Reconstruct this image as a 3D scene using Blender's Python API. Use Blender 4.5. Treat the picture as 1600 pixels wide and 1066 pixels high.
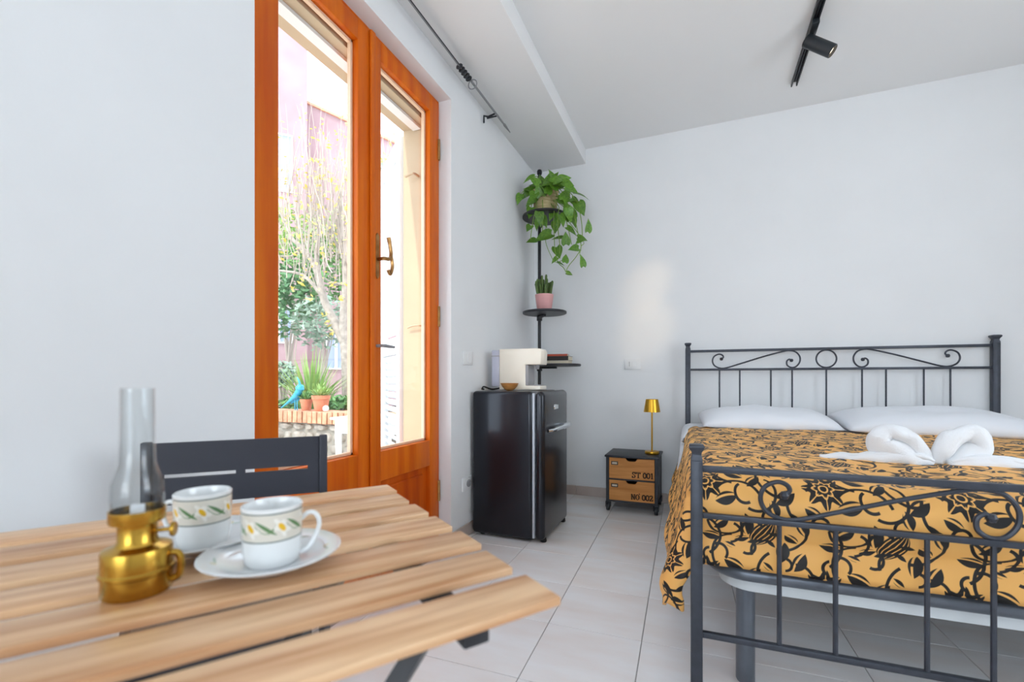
import bpy, bmesh, math, random
from mathutils import Vector, Matrix, noise
R_ = random.Random(7)
for o in list(bpy.data.objects): bpy.data.objects.remove(o, do_unlink=True)
S = bpy.context.scene
COL = S.collection
PI = math.pi
def lin(c):
    return tuple(((v/255)/12.92 if v/255 <= .04045 else ((v/255+.055)/1.055)**2.4) for v in c)

# ------------------------------------------------------------------ camera, sky, sun, big lights, exposure
FPX, HY, CH = 711.0, 594.0, 0.90                 # focal length in px, horizon row, eye height
YAW = math.atan(292/FPX)
cam = bpy.data.cameras.new('camera'); camo = bpy.data.objects.new('camera', cam); COL.objects.link(camo)
camo.location = (0, 0, CH); camo.rotation_euler = (PI/2, 0, YAW)
cam.sensor_width = 36; cam.lens = FPX/1600*36; cam.shift_y = (HY-533)/1600; cam.clip_start = .01; cam.clip_end = 200
cam.dof.use_dof = True; cam.dof.focus_distance = 2.3; cam.dof.aperture_fstop = 3.6
S.camera = camo
vs = S.view_settings
vs.view_transform = 'Standard'; vs.look = 'None'; vs.gamma = 1; vs.use_curve_mapping = False; vs.exposure = 0.24
w = bpy.data.worlds.new('sky'); S.world = w; w.use_nodes = True
bg = w.node_tree.nodes['Background']; bg.inputs[0].default_value = (.85, .95, 1.08, 1); bg.inputs[1].default_value = 3.6
def light(name, kind, energy, loc, direction, color=(1, 1, 1), **kw):
    l = bpy.data.lights.new(name, kind); l.energy = energy; l.color = color
    for k, v in kw.items(): setattr(l, k, v)
    o = bpy.data.objects.new(name, l); COL.objects.link(o); o.location = loc
    o.rotation_euler = Vector(direction).to_track_quat('-Z', 'Y').to_euler()
    return o
light('sun', 'SUN', 2.6, (-4, -4, 8), (.10, .62, -.78), (1, .96, .88), angle=.02)
# added fill at an assumed window behind the camera, tilted up towards the ceiling
light('added_rear_fill', 'AREA', 31, (-.05, -3.39, 1.35), (0, 1, 1.5), (.93, .97, 1.0), shape='RECTANGLE', size=2.0, size_y=1.7)
light('added_side_fill', 'AREA', 18, (2.69, 1.0, 1.5), (-1, 0, .9), (.95, .98, 1.0), shape='RECTANGLE', size=1.6, size_y=1.4)  # second added fill at an assumed side window, evens out far wall and soffit
# the glazed door and sky outside: portal only guides sampling
pl = light('door_portal', 'AREA', 1, (-1.56, 1.56, 1.2), (1, 0, 0), shape='RECTANGLE', size=1.16, size_y=2.3)
pl.data.cycles.is_portal = True

# ------------------------------------------------------------------ pixel -> place helpers (1600 x 1066 frame)
Fv = Vector((-math.sin(YAW), math.cos(YAW), 0)); Rv = Vector((math.cos(YAW), math.sin(YAW), 0))
def ray(x, y): return Fv + Rv*((x-800)/FPX) + Vector((0, 0, (HY-y)/FPX))
def on_y(x, y, Y):
    d = ray(x, y); return Vector((0, 0, CH)) + d*(Y/d.y)
def on_x(x, y, X):
    d = ray(x, y); return Vector((0, 0, CH)) + d*(X/d.x)
def on_z(x, y, Z):
    d = ray(x, y); return Vector((0, 0, CH)) + d*((Z-CH)/d.z)

# ------------------------------------------------------------------ mesh helpers
class MB:
    def __init__(s): s.v = []; s.f = []; s.uv = None
    def add(s, vs, fs, m=None):
        b = len(s.v)
        s.v += [tuple(m @ Vector(p)) if m else tuple(p) for p in vs]
        s.f += [tuple(b+i for i in f) for f in fs]; return s
    def box(s, a, b, m=None):
        x0, y0, z0 = a; x1, y1, z1 = b
        return s.add([(x0,y0,z0),(x1,y0,z0),(x1,y1,z0),(x0,y1,z0),(x0,y0,z1),(x1,y0,z1),(x1,y1,z1),(x0,y1,z1)],
                     [(3,2,1,0),(4,5,6,7),(0,1,5,4),(1,2,6,5),(2,3,7,6),(3,0,4,7)], m)
    def prism(s, poly, z0, z1, m=None):              # poly in xy (ccw), extruded along z
        n = len(poly)
        return s.add([(x,y,z0) for x,y in poly]+[(x,y,z1) for x,y in poly],
                     [tuple(range(n-1,-1,-1)), tuple(range(n,2*n))]+[(i,(i+1)%n,n+(i+1)%n,n+i) for i in range(n)], m)
    def lathe(s, prof, n=32, m=None, close=False):    # prof: (r,z)
        vs=[]; fs=[]; k=len(prof)
        for r,z in prof:
            for i in range(n):
                t=2*PI*i/n; vs.append((r*math.cos(t), r*math.sin(t), z))
        for j in range(k-1 if not close else k):
            j2=(j+1)%k
            for i in range(n):
                fs.append((j*n+i, j*n+(i+1)%n, j2*n+(i+1)%n, j2*n+i))
        if not close:
            if prof[0][0]>1e-6: fs.append(tuple(range(n-1,-1,-1)))
            if prof[-1][0]>1e-6: fs.append(tuple((k-1)*n+i for i in range(n)))
        return s.add(vs, fs, m)
    def tube(s, path, rad, n=10, m=None, cap=True, closed=False, flat=1.0, up=None):
        P=[Vector(p) for p in path]; k=len(P)
        rr=rad if isinstance(rad,(list,tuple)) else [rad]*k
        T=[]
        for i in range(k):
            if closed: t=P[(i+1)%k]-P[i-1]
            else: t=P[min(i+1,k-1)]-P[max(i-1,0)]
            T.append(t.normalized() if t.length>1e-9 else Vector((0,0,1)))
        a=Vector(up) if up else (Vector((0,0,1)) if abs(T[0].z)<.9 else Vector((1,0,0)))
        N=(a-T[0]*a.dot(T[0])).normalized(); vs=[]; fs=[]
        for i in range(k):
            if up: 
                q=Vector(up); q=q-T[i]*q.dot(T[i])
                if q.length>1e-4: N=q.normalized()
            else: N=(N-T[i]*N.dot(T[i])).normalized()
            B=T[i].cross(N)
            for j in range(n):
                t=2*PI*j/n
                vs.append(P[i]+N*(math.cos(t)*rr[i]*flat)+B*(math.sin(t)*rr[i]))
        for i in range(k if closed else k-1):
            i2=(i+1)%k
            for j in range(n): fs.append((i*n+j, i*n+(j+1)%n, i2*n+(j+1)%n, i2*n+j))
        if cap and not closed: fs += [tuple(range(n-1,-1,-1)), tuple((k-1)*n+j for j in range(n))]
        return s.add(vs, fs, m)
    def mesh(s, name, mat, smooth=None, bevel=0, seg=2):
        me=bpy.data.meshes.new(name); me.from_pydata(s.v, [], s.f); me.update()
        bm=bmesh.new(); bm.from_mesh(me)
        bmesh.ops.recalc_face_normals(bm, faces=bm.faces)
        if bevel:
            es=[e for e in bm.edges if len(e.link_faces)==2 and e.calc_face_angle()>.5]
            bmesh.ops.bevel(bm, geom=es, offset=bevel, segments=seg, profile=.5, affect='EDGES', clamp_overlap=True)
        bm.to_mesh(me); bm.free()
        if smooth is None: smooth = 35 if bevel == 0 else 40
        if smooth:
            me.shade_smooth(); me.set_sharp_from_angle(angle=math.radians(smooth))
        me.materials.append(mat); return me
    def build(s, name, mat, parent=None, smooth=None, bevel=0, seg=2):
        return obj(name, s.mesh(name, mat, smooth, bevel, seg), parent)
def obj(name, me, parent=None):
    o=bpy.data.objects.new(name, me); COL.objects.link(o)
    if parent: o.parent=parent
    return o
def box(name, a, b, mat, parent=None, bevel=0, seg=2): return MB().box(a,b).build(name, mat, parent, bevel=bevel, seg=seg)
def tag(o, label=None, cat=None, group=None, kind=None):
    for k,v in (('label',label),('category',cat),('group',group),('kind',kind)):
        if v: o[k]=v
    return o
def empty(name, loc=(0,0,0), rz=0, label=None, cat=None, group=None, kind=None):
    o=bpy.data.objects.new(name, None); COL.objects.link(o); o.location=loc; o.rotation_euler=(0,0,rz); o.empty_display_size=.05
    return tag(o,label,cat,group,kind)
def put(o, loc, rz=0):
    o.location=loc; o.rotation_euler=(0,0,rz); return o
def smoothpath(pts, n=8, closed=False):              # Catmull-Rom
    P=[Vector(p) for p in pts]; k=len(P); out=[]
    rng=range(k if closed else k-1)
    for i in rng:
        g=(lambda j: P[j%k]) if closed else (lambda j: P[max(0,min(k-1,j))])
        p0,p1,p2,p3=g(i-1),g(i),g(i+1),g(i+2)
        for j in range(n):
            t=j/n
            out.append(.5*((2*p1)+(p2-p0)*t+(2*p0-5*p1+4*p2-p3)*t*t+(3*p1-p0-3*p2+p3)*t**3))
    if not closed: out.append(P[-1])
    return out

# ------------------------------------------------------------------ materials
def mat(name, c, rough=.5, metal=0, var=0, vscale=8, stretch=(1,1,1), bump=0, bscale=60, c2=None, spec=.5, coat=0, sub=0, rand=0, emit=None, estr=0, alpha=None, sheen=0):
    m=bpy.data.materials.new(name); m.use_nodes=True; nt=m.node_tree; p=nt.nodes['Principled BSDF']
    p.inputs['Base Color'].default_value=(*lin(c),1); p.inputs['Roughness'].default_value=rough; p.inputs['Metallic'].default_value=metal
    p.inputs['Specular IOR Level'].default_value=spec; p.inputs['Coat Weight'].default_value=coat; p.inputs['Sheen Weight'].default_value=sheen
    if coat: p.inputs['Coat Roughness'].default_value=.12
    if emit: p.inputs['Emission Color'].default_value=(*lin(emit),1); p.inputs['Emission Strength'].default_value=estr
    tc=nt.nodes.new('ShaderNodeTexCoord'); mp=nt.nodes.new('ShaderNodeMapping'); mp.inputs['Scale'].default_value=stretch
    nt.links.new(tc.outputs['Object'], mp.inputs[0])
    if c2 is not None or var:
        n=nt.nodes.new('ShaderNodeTexNoise'); n.inputs['Scale'].default_value=vscale; n.inputs['Detail'].default_value=5
        vec=mp.outputs[0]
        if rand:
            oi=nt.nodes.new('ShaderNodeObjectInfo'); ad=nt.nodes.new('ShaderNodeVectorMath'); ad.operation='MULTIPLY_ADD'
            cx=nt.nodes.new('ShaderNodeCombineXYZ')
            for k in range(3): nt.links.new(oi.outputs['Random'], cx.inputs[k])
            nt.links.new(cx.outputs[0], ad.inputs[0]); ad.inputs[1].default_value=(37,51,23); nt.links.new(vec, ad.inputs[2]); vec=ad.outputs[0]
        nt.links.new(vec, n.inputs[0])
        cr=nt.nodes.new('ShaderNodeMapRange'); cr.inputs[1].default_value=.32; cr.inputs[2].default_value=.68
        nt.links.new(n.outputs['Fac'], cr.inputs[0])
        mx=nt.nodes.new('ShaderNodeMix'); mx.data_type='RGBA'
        b=c2 if c2 is not None else tuple(max(0,v*(1-var)) for v in c)
        mx.inputs[6].default_value=(*lin(c),1); mx.inputs[7].default_value=(*lin(b),1)
        nt.links.new(cr.outputs[0], mx.inputs[0]); out=mx.outputs[2]
        if rand:
            hs=nt.nodes.new('ShaderNodeHueSaturation'); mr=nt.nodes.new('ShaderNodeMapRange'); mr.inputs[3].default_value=1-rand; mr.inputs[4].default_value=1+rand
            nt.links.new(oi.outputs['Random'], mr.inputs[0]); nt.links.new(mr.outputs[0], hs.inputs['Value']); nt.links.new(out, hs.inputs['Color']); out=hs.outputs[0]
        nt.links.new(out, p.inputs['Base Color'])
    if bump:
        n2=nt.nodes.new('ShaderNodeTexNoise'); n2.inputs['Scale'].default_value=bscale; n2.inputs['Detail'].default_value=4
        nt.links.new(mp.outputs[0], n2.inputs[0]); bp=nt.nodes.new('ShaderNodeBump'); bp.inputs['Strength'].default_value=bump; bp.inputs['Distance'].default_value=.01
        nt.links.new(n2.outputs['Fac'], bp.inputs['Height']); nt.links.new(bp.outputs[0], p.inputs['Normal'])
    return m
def glassmat(name, tint=(250,252,252), f0=1.45, edge=0.0):
    m=bpy.data.materials.new(name); m.use_nodes=True; nt=m.node_tree
    for n in list(nt.nodes):
        if n.type!='OUTPUT_MATERIAL': nt.nodes.remove(n)
    out=[n for n in nt.nodes if n.type=='OUTPUT_MATERIAL'][0]
    t=nt.nodes.new('ShaderNodeBsdfTransparent'); t.inputs[0].default_value=(*lin(tint),1)
    g=nt.nodes.new('ShaderNodeBsdfGlossy'); g.inputs['Roughness'].default_value=.02
    lf=nt.nodes.new('ShaderNodeLayerWeight'); lf.inputs[0].default_value=.5; X.nt=nt
    sch=X.op('POWER',X(lf.outputs['Facing']),5.0)*.9+.035*(f0/1.45)
    mx=nt.nodes.new('ShaderNodeMixShader'); nt.links.new(sch.v, mx.inputs[0]); nt.links.new(t.outputs[0], mx.inputs[1]); nt.links.new(g.outputs[0], mx.inputs[2])
    if edge:
        lw=nt.nodes.new('ShaderNodeLayerWeight'); lw.inputs[0].default_value=.25
        cm=nt.nodes.new('ShaderNodeMix'); cm.data_type='RGBA'; cm.inputs[6].default_value=(*lin(tint),1); cm.inputs[7].default_value=(*lin(tuple(v*edge for v in tint)),1)
        nt.links.new(lw.outputs['Facing'], cm.inputs[0]); nt.links.new(cm.outputs[2], t.inputs[0])
    nt.links.new(mx.outputs[0], out.inputs[0]); return m

class X:                                              # tiny expression builder on Math nodes
    nt=None
    def __init__(s, v): s.v=v
    @staticmethod
    def op(o, *a):
        n=X.nt.nodes.new('ShaderNodeMath'); n.operation=o
        for i,q in enumerate(a):
            q=q.v if isinstance(q,X) else q
            if isinstance(q,(int,float)): n.inputs[i].default_value=q
            else: X.nt.links.new(q, n.inputs[i])
        return X(n.outputs[0])
    def __add__(s,o): return X.op('ADD',s,o)
    def __sub__(s,o): return X.op('SUBTRACT',s,o)
    def __rsub__(s,o): return X.op('SUBTRACT',o,s)
    def __mul__(s,o): return X.op('MULTIPLY',s,o)
    __radd__=__add__; __rmul__=__mul__
    def __lt__(s,o): return X.op('LESS_THAN',s,o)
    def __gt__(s,o): return X.op('GREATER_THAN',s,o)
    def abs(s): return X.op('ABSOLUTE',s)
    def cos(s): return X.op('COSINE',s)
    def sin(s): return X.op('SINE',s)
    def sqrt(s): return X.op('SQRT',s)
    def wrap(s,p): return X.op('WRAP',s,p/2,-p/2)
    def max(s,o): return X.op('MAXIMUM',s,o)
    def min(s,o): return X.op('MINIMUM',s,o)
def atan2(a,b): return X.op('ARCTAN2',a,b)
def coords(m, kind):
    nt=m.node_tree; X.nt=nt; tc=nt.nodes.new('ShaderNodeTexCoord'); sp=nt.nodes.new('ShaderNodeSeparateXYZ')
    nt.links.new(tc.outputs[kind], sp.inputs[0]); return [X(sp.outputs[i]) for i in range(3)]
def mixcol(m, base, layers):                          # layers: (mask X, rgb)
    nt=m.node_tree; cur=None
    for msk,c in layers:
        mx=nt.nodes.new('ShaderNodeMix'); mx.data_type='RGBA'
        if cur is None: 
            if isinstance(base,tuple): mx.inputs[6].default_value=(*lin(base),1)
            else: nt.links.new(base, mx.inputs[6])
        else: nt.links.new(cur, mx.inputs[6])
        mx.inputs[7].default_value=(*lin(c),1); nt.links.new(msk.v, mx.inputs[0]); cur=mx.outputs[2]
    nt.links.new(cur, nt.nodes['Principled BSDF'].inputs['Base Color'])

def damask():                                         # black vines, leaves and blooms on golden cloth, UV in metres
    m=mat('bedspread_print', (240,172,84), .55, bump=.05, bscale=25)
    u,v,_=coords(m,'UV'); u=u*100; v=v*100; PX,PY=29.0,26.0
    def loc(cx,cy): return (u-cx).wrap(PX), (v-cy).wrap(PY)
    def rot(dx,dy,a):
        c,s=math.cos(a),math.sin(a); return dx*c+dy*s, dy*c-dx*s
    ink=None
    def plus(k):
        nonlocal ink; ink=k if ink is None else ink.max(k)
    def leaf(cx,cy,deg,L,W,vein=.25,bend=.12):
        L*=1.3; W*=1.08
        a,b=rot(*loc(cx,cy),math.radians(deg)); q=a*(2/L); t=1-q*q
        bb=b+t*(bend*W)
        plus((bb.abs()<t*W)*((b-t*(W*.34)).abs()>vein))
    def arc(cx,cy,r,d0,d1,w=.36):
        dx,dy=loc(cx,cy); a,b=rot(dx,dy,math.radians((d0+d1)/2))
        rr=(a*a+b*b).sqrt(); plus(((rr-r).abs()<w)*(atan2(b,a).abs()<math.radians(abs(d1-d0)/2)))
    # bloom 1
    dx,dy=loc(7,7); r=(dx*dx+dy*dy).sqrt(); th=atan2(dy,dx)
    pet=(th*8).cos(); body=(r<(pet*.8+4.3)); vein=((th*4).sin().abs()<.13)*(r>2.0); ring=((r-(pet*.35+2.2)).abs()<.22)
    eye=((r-1.0).abs()<.2)
    plus(body*(1-vein.max(ring).max(eye)))
    # bloom 2: a pointed striped bud
    a,b=rot(*loc(21.5,20),math.radians(60)); q=a*(1/4.8); t=1-q*q
    plus((b.abs()<t*3.1)*(((b*X.op('DIVIDE',1.0,t.max(.15))*2.6).sin()).abs()>.36))
    for k,(ox,oy,dg) in enumerate(((19.4,17.2,20),(20.2,23.6,130),(24.4,20.6,-10),(23.6,17.2,-50))): leaf(ox,oy,dg,2.6,.55,.0)
    # leaves
    for L in ((14.5,10.5,-25,4.6,1.5),(1.2,13.0,60,4.4,1.5),(12.2,3.0,15,4.8,1.45),(17.2,22.6,100,5.0,1.6),(26.3,15.2,80,4.6,1.5),(26.6,4.0,30,4.6,1.5),
              (8.5,18.2,-15,4.6,1.5),(19.2,8.2,50,4.4,1.4),(1.5,23.2,120,4.2,1.3),(13.4,15.4,160,2.6,.6),(22.8,10.8,140,2.8,.7),(10.8,22.6,35,4.0,1.3),(4.0,1.2,-30,3.6,1.2),(16.4,18.0,20,3.4,1.1),(24.0,1.0,110,3.6,1.2),(28.4,19.6,-40,3.6,1.2)): leaf(*L)
    # stems
    for A in ((15,13,6.2,100,260),(15,1,6.5,20,140),(26,21,5.6,-100,70),(26,9.5,5.6,120,300),(5,18,6.0,-60,110),(12,24,4.8,190,350),(20,5,4.6,-120,60),(3,3,5.0,150,280),
              (10.5,13.2,2.2,-40,120),(23.2,25.0,2.0,100,250),(17.8,15.6,2.0,-120,40),(5.4,24.4,1.8,0,170),(13,19.5,3.4,-80,70),(22,14.5,3.2,60,200),(1,9,3.4,-60,100),(17,4.5,2.4,120,300),(8,12.5,1.6,90,260),(27,12,1.5,-90,80)): arc(*A)
    mixcol(m, (246,184,100), [(ink,(14,10,11))])
    return m

def cup_print(name, r, z0, z1):
    m=mat(name, (236,238,238), .12, coat=.6)
    x,y,z=coords(m,'Object'); th=atan2(y,x); s=th*r*1000; v=(z-(z0+z1)/2)*1000; H=(z1-z0)*1000; P=2*PI*r*1000/6
    rad=((x*x+y*y).sqrt()>.0301); inb=((v).abs()<H/2)*rad; line=((v.abs()-H/2).abs()<.8)*rad
    sx=s.wrap(P); vy=v+((s*(2*PI/P)).sin()*(H*.12))
    d=((sx*sx)+(vy*vy)).sqrt(); ang=atan2(vy,sx); petal=(d<((ang*5).cos()*2.2+7.6)); core=(d<3.9)
    s2=(s+P/2).wrap(P); v2=v*1.0+s2*.7; leafm=((v2.abs()*1.8+(s2*s2)*.035)<4.6)
    s3=(s+P*.28).wrap(P); v3=v-s3*.9+2; leaf3=((v3.abs()*2.4+(s3*s3)*.08)<2.6)
    stem=((v-((s*(2*PI/P)).cos()*(H*.18))).abs()<.55)
    mixcol(m, (238,240,240), [(inb,(228,224,212)),(inb*stem,(140,165,130)),(inb*leafm.max(leaf3),(98,138,92)),(inb*petal,(246,244,236)),(inb*core,(238,192,50)),(line,(112,126,122))])
    return m
def saucer_print():
    m=mat('saucer_porcelain', (232,236,238), .12, coat=.6)
    x,y,z=coords(m,'Object'); r=(x*x+y*y).sqrt()*1000; th=atan2(y,x); t=(th+.3).wrap(2*PI/6)*58
    rr=r-57; lf=((rr+t*.3).abs()*2+(t*t)*.05<3.2); d=((t-9)*(t-9)+rr*rr).sqrt(); fl=(d<3.2)
    mixcol(m,(234,238,240),[(lf,(190,208,198)),(fl,(226,222,196))])
    return m

M={}
M['wall']=mat('white_wall_paint',(238,239,240),.85,var=.012,vscale=3,bump=.02,bscale=180)
M['ceil']=mat('white_ceiling_paint',(242,242,242),.9)
M['tile']=mat('glazed_marble_tile',(242,242,243),.22,c2=(236,228,224),vscale=2.6,stretch=(1,3.2,1),rand=.012)
M['grout']=mat('grey_grout',(158,156,155),.9)
M['skirt']=mat('beige_skirting_tile',(206,192,184),.35,c2=(192,174,164),vscale=5)
M['door']=mat('varnished_orange_wood',(226,116,18),.42,c2=(204,86,8),vscale=5,stretch=(4,4,.35),coat=.0,spec=.25)
M['doorp']=mat('varnished_red_wood',(212,96,14),.42,c2=(180,66,6),vscale=4,stretch=(4,4,.35),coat=.0,spec=.25)
M['bead']=mat('pale_glazing_bead',(236,200,168),.4)
M['brass']=mat('polished_brass',(200,158,66),.24,metal=1,var=.12,vscale=20)
M['brassold']=mat('aged_brass',(196,150,96),.32,metal=1,var=.2,vscale=30)
M['gold']=mat('brushed_gold_metal',(222,170,60),.3,metal=1,var=.08,vscale=14,stretch=(1,1,.1))
M['glass']=glassmat('window_glass')
M['chimney']=glassmat('lamp_glass',(252,253,253),1.45,edge=.92)
M['slat']=mat('oiled_acacia_wood',(236,198,156),.40,c2=(194,138,92),vscale=7,stretch=(9,.55,9),rand=.10,bump=.03,bscale=30)
M['black']=mat('black_powder_coat',(34,35,41),.42,var=.1,vscale=40)
M['chairb']=mat('charcoal_metal',(44,46,56),.5,bump=.04,bscale=400)
M['iron']=mat('wrought_iron_grey',(66,70,80),.38,metal=.35,var=.15,vscale=30)
M['base']=mat('grey_steel_tube',(112,118,128),.32,metal=.5,var=.12,vscale=12)
M['slatw']=mat('white_lacquer_board',(226,230,232),.5)
M['fridge']=mat('black_lacquer',(26,29,38),.3,metal=.5,coat=.35,bump=.015,bscale=260)
M['gasket']=mat('pale_gasket',(190,196,206),.35)
M['chrome']=mat('chrome',(226,230,234),.12,metal=1)
M['white']=mat('white_plastic',(236,236,236),.4)
M['cream']=mat('cream_plastic',(240,234,222),.32)
M['tank']=mat('smoky_water_tank',(188,192,212),.15,coat=.5)
M['greyp']=mat('grey_plastic',(150,150,154),.4)
M['linen']=mat('white_linen',(236,239,245),.8,bump=.08,bscale=22,sheen=.2)
M['towel']=mat('white_terry_towel',(242,244,247),.95,bump=.35,bscale=420,sheen=.3)
M['nswood']=mat('drawer_pine',(216,150,78),.5,c2=(190,120,52),vscale=6,stretch=(.6,4,9))
M['stencil']=mat('stencil_ink',(62,44,32),.8)
M['nsmetal']=mat('dark_iron_sheet',(56,58,64),.45,metal=.4,var=.15,vscale=12)
M['pink']=mat('pink_ceramic',(232,172,170),.55,var=.04,vscale=14)
M['basket']=mat('woven_beige_pot',(212,196,150),.8,c2=(176,156,108),vscale=30,stretch=(1,1,4),bump=.4,bscale=90)
M['soil']=mat('dark_soil',(60,46,36),.95,bump=.5,bscale=60)
M['leaf']=mat('pothos_leaf',(112,156,48),.36,c2=(64,114,30),vscale=9,rand=.22)
M['vine']=mat('pothos_vine',(128,160,66),.5)
M['cactus']=mat('cactus_green',(92,116,52),.55,c2=(62,86,40),vscale=30)
M['bowl']=mat('bowl_wood',(206,150,88),.35,c2=(160,100,48),vscale=20,stretch=(1,1,4))
M['bookred']=mat('book_red',(196,84,58),.6); M['bookblack']=mat('book_black',(46,40,38),.6); M['bookpage']=mat('book_paper',(220,208,186),.8)
M['cable']=mat('black_rubber',(24,24,26),.6)
M['rod']=mat('grey_iron_rod',(150,151,154),.45,metal=.4)
M['rodb']=mat('dark_iron_clip',(46,48,54),.45,metal=.4)
M['lamp_black']=mat('matt_black_lamp',(34,40,46),.4,var=.08)
M['lens']=mat('lamp_lens',(250,246,236),.3,emit=(255,232,200),estr=2.2)
# outdoors
M['stone']=mat('rubble_stone',(158,150,140),.9,c2=(122,114,104),vscale=14,bump=.5,bscale=30,rand=.16)
M['mortar']=mat('stone_mortar',(136,130,120),.95,bump=.4,bscale=50)
M['brick']=mat('coping_brick',(200,150,120),.85,c2=(172,118,90),vscale=18,rand=.12)
M['terra']=mat('terracotta',(196,122,88),.75,c2=(178,104,72),vscale=10)
M['ochre']=mat('cream_render',(196,174,144),.85,var=.04,vscale=4)
M['shut']=mat('white_shutter_paint',(216,219,220),.45)
M['pave']=mat('pale_paving',(224,218,208),.85,c2=(210,202,190),vscale=5)
M['pinkwall']=mat('faded_pink_render',(170,140,142),.9,c2=(158,126,128),vscale=1.5)
M['bwin']=mat('far_window_glass',(150,160,190),.2); M['bframe']=mat('far_window_frame',(238,236,232),.7)
M['roof']=mat('roof_tile',(214,150,120),.8)
M['bark']=mat('pale_bark',(174,162,150),.9,c2=(138,128,118),vscale=16,bump=.4,bscale=30)
M['twig']=mat('pale_twig',(172,158,146),.9)
M['lg']=[mat('hedge_leaf_%s'%k,c,.55,c2=c2,vscale=5) for k,c,c2 in (('mid',(108,150,84),(76,120,64)),('dark',(104,146,96),(76,118,78)),('light',(158,182,104),(122,158,82)),('grey',(160,178,156),(128,150,130)))]
M['yleaf']=mat('yellow_leaf',(232,206,96),.6,c2=(206,190,90),vscale=5)
M['blue']=mat('turquoise_enamel',(52,164,192),.4,c2=(34,128,170),vscale=20)
M['damask']=damask()
M['cup']=cup_print('cup_porcelain_print',.031,.031,.0615); M['saucer']=saucer_print()
M['porc']=mat('white_porcelain',(236,239,240),.12,coat=.6)

# ------------------------------------------------------------------ the room
XL, YB, XR, YF, ZC = -1.24, 3.50, 2.50, -3.20, 2.70
ZS, XS = 2.585, -.815                                  # soffit underside and edge
TH = math.radians(1.7)
def struct(o, label=None): return tag(o, label, kind='structure')
floor=struct(box('floor',(XL-.06,YF-.1,-.10),(XR+.1,YB+.1,-.004),M['grout']))
# floor tiles laid in a grid turned 1.7 degrees, clipped to the room
ex,ey=Vector((math.cos(TH),math.sin(TH))),Vector((-math.sin(TH),math.cos(TH)))
A0=Vector((-.18,1.55)); B0=Vector((-.514,1.944)); gu=A0.dot(ex); gv=B0.dot(ey); TS=.333
def clip(poly, ax, val, keep_gt):
    out=[]
    for i in range(len(poly)):
        p,q=poly[i],poly[(i+1)%len(poly)]; a=(p[ax]-val)*(1 if keep_gt else -1); b=(q[ax]-val)*(1 if keep_gt else -1)
        if a>=0: out.append(p)
        if a*b<0:
            t=a/(a-b); out.append(p+(q-p)*t)
    return out
tile_me=MB().prism([(-.1652,-.1652),(.1652,-.1652),(.1652,.1652),(-.1652,.1652)],-.008,0).mesh('floor_tile',M['tile'],smooth=0,bevel=.0012,seg=1)
for i in range(-14,16):
    for j in range(-20,12):
        c=ex*(gu+(i+.5)*TS)+ey*(gv+(j+.5)*TS)
        poly=[c+ex*(a*.1652)+ey*(b*.1652) for a,b in ((-1,-1),(1,-1),(1,1),(-1,1))]
        q=poly
        for ax,val,gt in ((0,XL+.002,True),(0,XR-.002,False),(1,YF+.002,True),(1,YB-.002,False)):
            if q: q=clip(q,ax,val,gt)
        if len(q)<3: continue
        ar=abs(sum(q[k].x*q[(k+1)%len(q)].y-q[(k+1)%len(q)].x*q[k].y for k in range(len(q)))/2)
        if ar<.002: continue
        if ar>.1088:
            o=obj('floor_tile',tile_me,floor); o.location=(c.x,c.y,0); o.rotation_euler=(0,0,TH)
        else:
            o=MB().prism([(p.x-c.x,p.y-c.y) for p in q],-.008,0).build('floor_tile',M['tile'],floor,smooth=0); o.location=(c.x,c.y,0)
# walls
DY0,DY1,DZ=.975,2.152,2.42                             # door opening in the left wall
XO=-1.52                                               # outer face of the left wall
wl=MB(); xs=(XO,XL)
def wallx(x0,x1,y0,y1,z0,z1): wl.box((x0,y0,z0),(x1,y1,z1))
wallx(XO,XL,YF-.15,DY0,-.15,ZC+.1); wallx(XO,XL,DY1,YB+.15,-.15,ZC+.1); wallx(XO,XL,DY0,DY1,DZ,ZC+.1); wallx(XO,XL,DY0,DY1,-.15,-.012)
struct(wl.build('wall_left',M['wall'],smooth=0))
struct(box('wall_back',(XL,YB,-.15),(XR+.15,YB+.15,ZC+.1),M['wall']))
wf=MB()                                                # wall behind the camera, with an opening for the added window
wf.box((XL,YF-.15,-.15),(-1.08,YF,ZC+.1)).box((.98,YF-.15,-.15),(XR+.15,YF,ZC+.1)).box((-1.08,YF-.15,-.15),(.98,YF,.45)).box((-1.08,YF-.15,2.35),(.98,YF,ZC+.1))
struct(wf.build('wall_front',M['wall'],smooth=0))
wr=MB()
wr.box((XR,YF,-.15),(XR+.15,.2,ZC+.1)).box((XR,1.8,-.15),(XR+.15,YB,ZC+.1)).box((XR,.2,-.15),(XR+.15,1.8,.75)).box((XR,.2,2.25),(XR+.15,1.8,ZC+.1))
struct(wr.build('wall_right',M['wall'],smooth=0))
struct(box('ceiling',(XL,YF,ZC),(XR,YB,ZC+.1),M['ceil']))
struct(box('ceiling_soffit',(XL,YF,ZS),(XS,YB,ZC),M['ceil'],bevel=.004,seg=2))
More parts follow.
